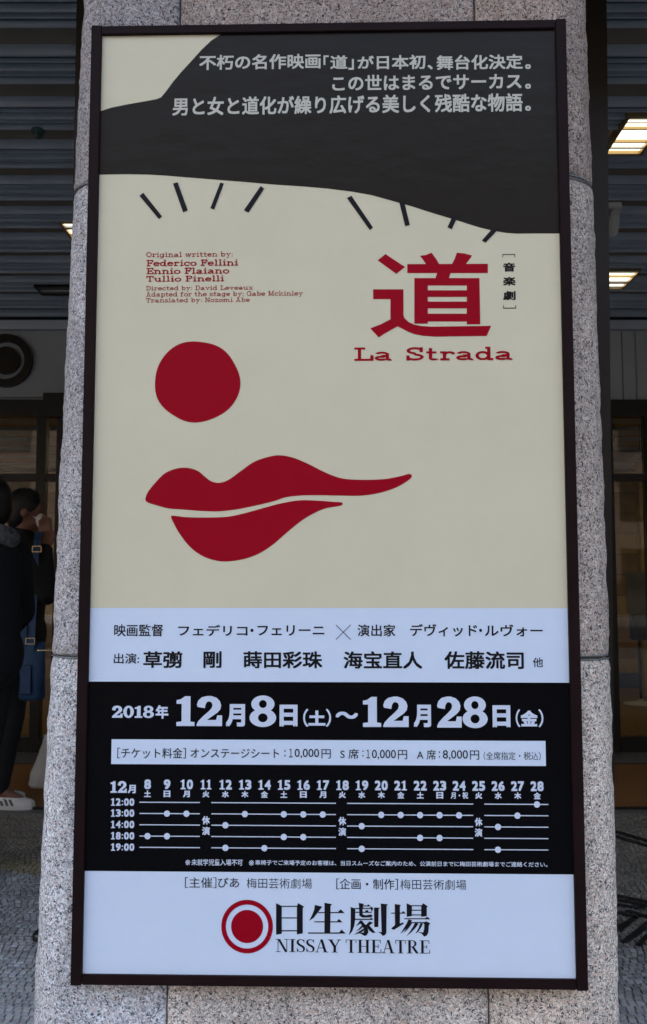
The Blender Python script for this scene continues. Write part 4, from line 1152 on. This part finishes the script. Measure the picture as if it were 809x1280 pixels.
# ================================================================== PEOPLE
def capsules(parts, voxel, name, m, parent, smooth_it=3):
    """union of tapered limbs and ellipsoids remeshed into one continuous surface"""
    bm = bmesh.new()
    for pt in parts:
        if pt[0] == 'e':
            _, c, r = pt[:3]
            mt = Matrix.Translation(c) @ (pt[3].to_4x4() if len(pt) > 3 else Matrix.Identity(4)) @ Matrix.Diagonal((*r, 1))
            bmesh.ops.create_icosphere(bm, subdivisions=3, radius=1, matrix=mt)
        else:
            _, a, b, ra_, rb__ = pt[:5]
            a, b = Vector(a), Vector(b); d = b - a; L = d.length
            q = d.to_track_quat('Z', 'Y').to_matrix().to_4x4()
            bmesh.ops.create_cone(bm, cap_ends=True, segments=16, radius1=ra_, radius2=rb__, depth=L, matrix=Matrix.Translation((a + b) / 2) @ q)
            for c, r in ((a, ra_), (b, rb__)):
                bmesh.ops.create_icosphere(bm, subdivisions=2, radius=r, matrix=Matrix.Translation(c))
    me = bpy.data.meshes.new(name); bm.to_mesh(me); bm.free()
    o = bpy.data.objects.new(name, me); col.objects.link(o)
    md = o.modifiers.new('r', 'REMESH'); md.mode = 'VOXEL'; md.voxel_size = voxel
    sm = o.modifiers.new('s', 'SMOOTH'); sm.iterations = smooth_it; sm.factor = .5
    dg = bpy.context.evaluated_depsgraph_get()
    m2 = bpy.data.meshes.new_from_object(o.evaluated_get(dg))
    bpy.data.objects.remove(o); bpy.data.meshes.remove(me)
    m2.name = name
    for p_ in m2.polygons: p_.use_smooth = True
    m2.materials.clear(); m2.materials.append(m)
    o = bpy.data.objects.new(name, m2); col.objects.link(o)
    if parent: o.parent = parent
    return o
V3_ = lambda x, y, z: Vector((x, y, z))
def shoe(parent, x, y, rz, m, stripes=False):
    """local +x is the toe"""
    M_ = Matrix.Translation((x, y, 0)) @ Matrix.Rotation(rz, 4, 'Z') @ Matrix.Scale(.84, 4)
    prof = [(-.085, .030, .075), (-.07, .038, .085), (-.03, .037, .088), (.01, .038, .082), (.05, .043, .062), (.09, .047, .050), (.13, .046, .044), (.165, .038, .036), (.185, .020, .024)]
    vs, fs = [], []; n = 12
    for px_, hw_, h in prof:
        for k in range(n):
            q = math.pi * k / (n - 1)
            vs.append(M_ @ Vector((px_, hw_ * math.cos(q), .022 + (h - .0) * math.sin(q) ** .8)))
    for i in range(len(prof) - 1):
        for k in range(n - 1): fs.append((i * n + k, i * n + k + 1, (i + 1) * n + k + 1, (i + 1) * n + k))
    fs.append(tuple(range(n))); fs.append(tuple((len(prof) - 1) * n + k for k in range(n))[::-1])
    up = MB().add(vs, fs).build('shoe', m, parent, smooth=True)
    vs = []
    out = [(-.09, .0), (-.085, .032), (-.05, .040), (.02, .041), (.09, .050), (.14, .048), (.178, .034), (.193, 0)]
    loop = out + [(a, -b) for a, b in out[-2:0:-1]]
    for z in (0.002, .026): vs += [M_ @ Vector((a, b, z)) for a, b in loop]
    n = len(loop)
    MB().add(vs, [tuple(range(n))[::-1], tuple(range(n, 2 * n))] + [(k, (k + 1) % n, n + (k + 1) % n, n + k) for k in range(n)]).build('sole', M['sole'] if stripes else M['shoeb'], up)
    if stripes:
        for sd in (-1, 1):
            for k in range(3):
                x0 = -.005 + k * .032
                pts = []
                for (dx, z) in ((0, .028), (.017, .028), (-.006, .080 - k * .008), (-.023, .080 - k * .008)):
                    hw_ = .0425 + .002 * k
                    yy_ = hw_ * (1 - max(0, z - .04) / .09)
                    pts.append(M_ @ Vector((x0 + dx, sd * (yy_ + .003), z)))
                MB().add(pts, [(0, 1, 2, 3)]).build('shoe_stripe', M['shoeb'], up, recalc=False)
    return up

def hand(parts, wrist, dirv, side, up, curl=0.5, s=1.0):
    """palm, four bent fingers of different lengths and a thumb from the side of the palm"""
    d = dirv.normalized(); a = side.normalized(); b = d.cross(a).normalized()
    pc = wrist + d * .045 * s
    for k in range(4):
        o_ = (k - 1.5) * .019 * s
        parts.append(('c', wrist + a * o_ * .6, wrist + d * .082 * s + a * o_, .015 * s, .0125 * s))
        L = (.040, .046, .043, .033)[k] * s
        p0 = wrist + d * .088 * s + a * o_
        p1 = p0 + (d * math.cos(curl * .5) + b * math.sin(curl * .5)) * L
        p2 = p1 + (d * math.cos(curl * 1.4) + b * math.sin(curl * 1.4)) * L * .65
        p3 = p2 + (d * math.cos(curl * 2.1) + b * math.sin(curl * 2.1)) * L * .5
        for u_, v_, r0, r1 in ((p0, p1, .0098, .009), (p1, p2, .009, .0082), (p2, p3, .0082, .0070)): parts.append(('c', u_, v_, r0 * s, r1 * s))
    t0 = wrist + d * .025 * s - a * .030 * s
    t1 = t0 + (d * .75 - a * .45 + b * .35) * .040 * s; t2 = t1 + (d * .85 + b * .5) * .030 * s
    parts.append(('c', wrist + d * .02 * s - a * .012 * s, t0, .016 * s, .014 * s)); parts.append(('c', t0, t1, .0125 * s, .0105 * s)); parts.append(('c', t1, t2, .0105 * s, .0085 * s))

def person(label, x, y, rz, H, coat_m, trous_m, arms, shoes_white, head_yaw=0.0, hair_long=False, mask=False, scarf=False, foot_gap=.09, stride=0.0, shift=0.0):
    """local +x is forward, +y the left side"""
    root = empty('person', (x, y, 0.004), rz)
    s = H / 1.70
    hip, knee, ank = .90 * s, .48 * s, .09 * s
    sh = 1.40 * s; neck = 1.46 * s; hc = 1.585 * s
    fx = lambda sd: stride * sd + shift
    body = []
    hy = Matrix.Rotation(head_yaw, 3, 'Z')
    F = hy @ Vector((1, 0, 0)); Lf = hy @ Vector((0, 1, 0)); HC = Vector((.015 * s, 0, hc))
    # head: skull, jaw, nose, brow, ears, lips, eyes' sockets are shaped by the overlap of these forms
    body += [('e', HC + Vector((0, 0, .02)), (.093 * s, .076 * s, .098 * s), hy), ('e', HC + F * .028 - Vector((0, 0, .052)), (.060 * s, .052 * s, .058 * s), hy),
             ('c', HC + F * .086 * s + Vector((0, 0, .008)), HC + F * .103 * s - Vector((0, 0, .024)), .009, .013), ('e', HC + F * .078 - Vector((0, 0, .052)), (.016, .024, .009), hy),
             ('e', HC + F * .072 - Vector((0, 0, .088)), (.022, .026, .018), hy), ('c', HC + F * .078 + Lf * .034 + Vector((0, 0, .026)), HC + F * .078 - Lf * .034 + Vector((0, 0, .026)), .011, .011)]
    for sd in (-1, 1): body.append(('e', HC + Lf * sd * .078 * s - Vector((0, 0, .005)), (.019, .008, .031), hy))
    body += [('c', (0, 0, 1.38 * s), (.008, 0, 1.52 * s), .062 * s, .052 * s), ('e', (0, 0, 1.27 * s), (.105 * s, .155 * s, .17 * s)), ('e', (0, 0, 1.06 * s), (.095 * s, .135 * s, .16 * s)), ('e', (0, 0, .93 * s), (.105 * s, .16 * s, .11 * s))]
    coat = [('e', (0, 0, 1.27 * s), (.135 * s, .185 * s, .19 * s)), ('e', (0, 0, 1.08 * s), (.135 * s, .175 * s, .20 * s)), ('e', (0, 0, .92 * s), (.145 * s, .19 * s, .17 * s)), ('c', (0, -.12 * s, 1.385 * s), (0, .12 * s, 1.385 * s), .075 * s, .075 * s),
            ('c', (0, 0, 1.38 * s), (.0, 0, 1.45 * s), .085 * s, .072 * s)]
    tr = [('e', (0, 0, .88 * s), (.125 * s, .17 * s, .11 * s))]
    for sd in (-1, 1):
        hp, kn, an = Vector((0, sd * .085 * s, hip)), Vector((fx(sd) * .5 + .015, sd * foot_gap, knee)), Vector((fx(sd), sd * foot_gap, ank))
        body += [('c', hp, kn, .078 * s, .052 * s), ('c', kn, an, .052 * s, .036 * s), ('c', an, an + Vector((.10, 0, -.045)), .032, .026)]
        tr += [('c', hp, kn, .092 * s, .070 * s), ('c', kn, an + Vector((-.01, 0, .028)), .070 * s, .056 * s)]
        e, wv_ = arms[sd]
        S0 = Vector((0, sd * .175 * s, 1.375 * s)); E0 = Vector(e) * s; W0 = Vector(wv_) * s
        body += [('c', S0, E0, .048 * s, .038 * s), ('c', E0, W0, .038 * s, .026 * s)]
        coat += [('c', S0, E0, .072 * s, .058 * s), ('c', E0, W0 - (W0 - E0).normalized() * .02, .058 * s, .044 * s)]
        dv = (W0 - E0).normalized()
        sv = dv.cross(Vector((0, 1, 0)) if abs(dv.y) < .7 else Vector((1, 0, 0)))
        hand(body, W0, dv, sv, None, .55, s)
    capsules(body, .0075, 'body', M['skin'], root, 2)
    capsules(coat, .013, 'coat', coat_m, root, 4)
    capsules(tr, .013, 'trousers', trous_m, root, 3)
    for sd in (-1, 1):
        shoe(root, fx(sd) + .02, sd * foot_gap, R(-6 * sd * -1), M['shoew'] if shoes_white else M['shoeb'], shoes_white)
    # hair: shell of the skull, open at the face, broken by strands
    hp_ = [('e', HC - F * .012 + Vector((0, 0, .035)), (.100 * s, .088 * s, .098 * s), hy), ('e', HC - F * .045 + Vector((0, 0, -.01)), (.062 * s, .080 * s, .090 * s), hy)]
    rnd = random.Random(int(abs(x) * 1000))
    for k in range(46):
        q = rnd.uniform(0, 2 * math.pi); el = rnd.uniform(.1, 1.3)
        if math.cos(q) > .55 and el < .8: continue
        dd = hy @ Vector((math.cos(q) * math.cos(el), math.sin(q) * math.cos(el), math.sin(el)))
        p_ = HC + Vector((0, 0, .03)) + Vector((dd.x * .098, dd.y * .088, dd.z * .098)) * s
        hp_.append(('c', p_, p_ + dd * .004 + Vector((0, 0, -.045)) * (1 if el < .9 else .3), .012, .006))
    if hair_long: hp_ += [('c', HC - F * .06 + Vector((0, 0, 0)), HC - F * .075 - Vector((0, 0, .15)), .075, .05)]
    capsules(hp_, .0085, 'hair', M['hair'], root, 1)
    if mask:
        capsules([('e', HC + F * .072 - Vector((0, 0, .045)), (.034, .048, .045), hy), ('c', HC + F * .05 + Lf * .045 - Vector((0, 0, .03)), HC + Lf * .078, .006, .003), ('c', HC + F * .05 - Lf * .045 - Vector((0, 0, .03)), HC - Lf * .078, .006, .003)], .006, 'face_mask', M['maskw'], root, 1)
    if scarf:
        sc_ = [('c', Vector((.085 * math.cos(q), .085 * math.sin(q), 1.445 * s + .012 * math.sin(3 * q))), Vector((.085 * math.cos(q + .4), .085 * math.sin(q + .4), 1.445 * s + .012 * math.sin(3 * q + 1.2))), .042, .042) for q in [k * .4 for k in range(16)]]
        capsules(sc_, .010, 'scarf', M['plaid'], root, 1)
    # coat seams and hem
    tag(root, label, 'person')
    return root, s

# nearer figure at the left edge, seen from behind
pA = at_z(0, 1088, 0)
yA = pA.y + .02
xA = at_y(-14, 700, yA).x
rootA, sA = person('person in black coat and grey checked scarf seen from behind at the left edge', xA, yA, R(158), 1.60, M['coat'], M['trous'],
       {1: ((.02, .27, 1.10), (.14, .24, .90)), -1: ((.02, -.26, 1.10), (.16, -.20, .92))}, False, 0.0, scarf=True, foot_gap=.06, shift=.07)
# second figure, in profile, hand lifted
zfootB = at_z(10, 1013, 0)
yB = zfootB.y + .10
xB = at_y(27, 700, yB).x
rootB, sB = person('person in dark jacket, white mask and striped white trainers lifting one hand', xB, yB, R(8), 1.665, M['coat2'], M['trous'],
       {1: ((.10, .24, 1.12), (.30, .10, 1.30)), -1: ((.16, -.22, 1.14), (.145, -.13, 1.385))}, True, R(4), mask=True, foot_gap=.08, stride=-.04, shift=-.10)
rootB.rotation_euler.z = R(8)

# blue shoulder bag on the second figure
bx, by = at_y(40.5, 830, yB - .24), None
Bg = empty('shoulder_bag', (bx.x, yB - .235, at_y(43, 876, yB - .24).z))
zt_, zl_ = at_y(43, 802, yB - .24).z - Bg.location.z, 0
pw = at_y(58, 840, yB - .24).x - at_y(29, 840, yB - .24).x
body = MB(); prof = [(0, .30, .25), (.02, .42, .6), (.06, .48, .85), (.5, .50, 1), (.85, .50, .8), (1.0, .48, .35)]
vs, fs = [], []; n = 20; hgt = zt_
for tz, hw_, dp in prof:
    for k in range(n):
        q = 2 * math.pi * k / n
        cc, ss_ = math.cos(q), math.sin(q)
        vs.append((pw * hw_ * 1.05 * math.copysign(abs(cc) ** .6, cc) + .006 * math.sin(5 * q + tz * 4), .045 * dp * math.copysign(abs(ss_) ** .7, ss_), tz * hgt))
for i in range(len(prof) - 1):
    for k in range(n): fs.append((i * n + k, i * n + (k + 1) % n, (i + 1) * n + (k + 1) % n, (i + 1) * n + k))
fs += [tuple(range(n))[::-1], tuple((len(prof) - 1) * n + k for k in range(n))]
body.add(vs, fs).build('bag_body', M['bag'], Bg, smooth=True)
MB().box(-pw * .42, pw * .1, -.052, -.044, hgt * .12, hgt * .62).build('front_pocket', M['bag'], Bg, bevel=.004)
MB().box(-pw * .5, -pw * .18, -.040, -.034, hgt * .96, hgt * 1.28).build('flap', M['bag'], Bg, bevel=.002)
zsh = at_y(40, 672, yB - .2).z - Bg.location.z
ribbon = MB(); sw = .018; pts = [(0.0, -.046, hgt - .05), (0.0, -.030, hgt + .04), (-.004, .0, hgt + .25), (-.012, .035, zsh - .10), (-.018, .075, zsh - .01), (-.02, .13, zsh + .035), (-.02, .20, zsh + .0)]
vs, fs = [], []
for i, p_ in enumerate(pts): vs += [(p_[0] - sw, p_[1], p_[2]), (p_[0] + sw, p_[1], p_[2]), (p_[0] + sw, p_[1] + .003, p_[2] + .002), (p_[0] - sw, p_[1] + .003, p_[2] + .002)]
for i in range(len(pts) - 1):
    for k in range(4): fs.append((4 * i + k, 4 * i + (k + 1) % 4, 4 * i + 4 + (k + 1) % 4, 4 * i + 4 + k))
ribbon.add(vs, fs).build('strap', M['bag'], Bg)
def buckle(z, y_):
    b_ = MB(); t = .003
    b_.box(-.024, .024, y_ - t, y_, z - .016, z - .013).box(-.024, .024, y_ - t, y_, z + .013, z + .016).box(-.024, -.021, y_ - t, y_, z - .0128, z + .0128).box(.021, .024, y_ - t, y_, z - .0128, z + .0128)
    b_.build('buckle', M['brass'], Bg)
buckle(hgt + .005, -.046); buckle(zsh - .06, .02)
tag(Bg, 'dark blue canvas shoulder bag with brass buckles hanging beside the pillar', 'bag')

# white plastic bag standing on the floor behind the pillar's left edge
pb0 = at_z(40, 988, 0)
wb = empty('carrier_bag', (pb0.x + .13, pb0.y + .03, .016))
vs, fs = [], []; n = 28
rnd = random.Random(5)
lv = [(0, .140, .08), (.02, .150, .085), (.08, .135, .075), (.16, .105, .055), (.24, .082, .03), (.29, .076, .012)]
for z, a_, b_ in lv:
    for k in range(n):
        q = 2 * math.pi * k / n
        f_ = 1 + .08 * math.sin(4 * q + z * 9) + .05 * math.sin(7 * q + z * 25)
        vs.append((a_ * f_ * math.cos(q), b_ * f_ * math.sin(q), z))
for i in range(len(lv) - 1):
    for k in range(n): fs.append((i * n + k, i * n + (k + 1) % n, (i + 1) * n + (k + 1) % n, (i + 1) * n + k))
fs += [tuple(range(n))[::-1], tuple((len(lv) - 1) * n + k for k in range(n))]
MB().add(vs, fs).build('bag_body', M['plastic'], wb, smooth=True)
for sx in (-.02, .03): MB().tube([(sx - .02, 0, .285), (sx - .015, 0, .33), (sx, 0, .345), (sx + .015, 0, .33), (sx + .02, 0, .285)], .006, 6).build('handle', M['plastic'], wb, smooth=True)
tag(wb, 'white plastic carrier bag standing on the floor, half behind the pillar', 'bag')

# black shoe beside the foot of the pillar
ps = at_z(33, 1178, 0)
SR = empty('black_shoe', (ps.x + .004, ps.y - .01, .003), 0)
SR.scale = (.85, .85, .6)
shoe(SR, .17, .03, R(176), M['shoeb'])
tag(SR, 'black leather shoe showing its toe past the foot of the pillar', 'shoe')

# reflection of a sign in the glass, built as a board with mirrored lettering
sy = YW + 1.6
pa, pb = at_y(768, 563, sy), at_y(802, 577, sy)
rs = empty('sign_reflection', ((pa.x + pb.x) / 2, sy, (pa.z + pb.z) / 2))
hx, hz = (pb.x - pa.x) / 2 + .02, (pa.z - pb.z) / 2
bd = MB().box(-hx, hx, 0, .03, -hz, hz).build('sign_reflection_board', M['redsign'], rs)
MB().tube([(-hx * .8, .015, hz), (-hx * .8, .015, 2.61 - rs.location.z)], .004).build('sign_reflection_hanger', M['darkmetal'], rs); MB().tube([(hx * .8, .015, hz), (hx * .8, .015, 2.61 - rs.location.z)], .004).build('sign_reflection_hanger', M['darkmetal'], rs)
me = text_mesh('本日', .03, 2)
co = np.empty(len(me.vertices) * 3, np.float32); me.vertices.foreach_get('co', co); co = co.reshape(-1, 3)
lo, hi = co.min(0), co.max(0)
out = np.stack([hx * .75 - (co[:, 0] - lo[0]) / (hi[0] - lo[0]) * hx * .95, np.full(len(co), -.003), -hz * .55 + (co[:, 1] - lo[1]) / (hi[1] - lo[1]) * hz * 1.1], 1).astype(np.float32)
me.vertices.foreach_set('co', out.ravel()); me.update(); me.materials.clear(); me.materials.append(M['goldink'])
o = bpy.data.objects.new('lettering', me); col.objects.link(o); o.parent = bd
tag(rs, 'small dark red board with gold lettering, standing in for a sign reflected in the glass at right', 'sign')

# ================================================================== ADDED SKY BLOCKER BEHIND THE CAMERA
ob = empty('sky_blocking_building', (0, -26, 0))  # unseen building, added to cut low sky light and darken reflections
MB().box(-60, 60, -14, 0, 0, 17.5).build('sky_blocker_facade', M['brick'], ob)
for r_ in range(5):
    for k in range(-14, 14):
        if k == -14 and r_ == 0:
            wm = MB().box(-1.3, 1.3, 0.01, .06, -.9, .9); wo = wm.build('sky_blocker_window', M['darkmetal'], ob)
        else:
            wo = wo.copy(); col.objects.link(wo)
        wo.location = (k * 4 + 2, 0, 1.9 + r_ * 3.0)
tag(ob, 'tall dark brick building added behind the camera to block low sky and darken reflections', 'building')
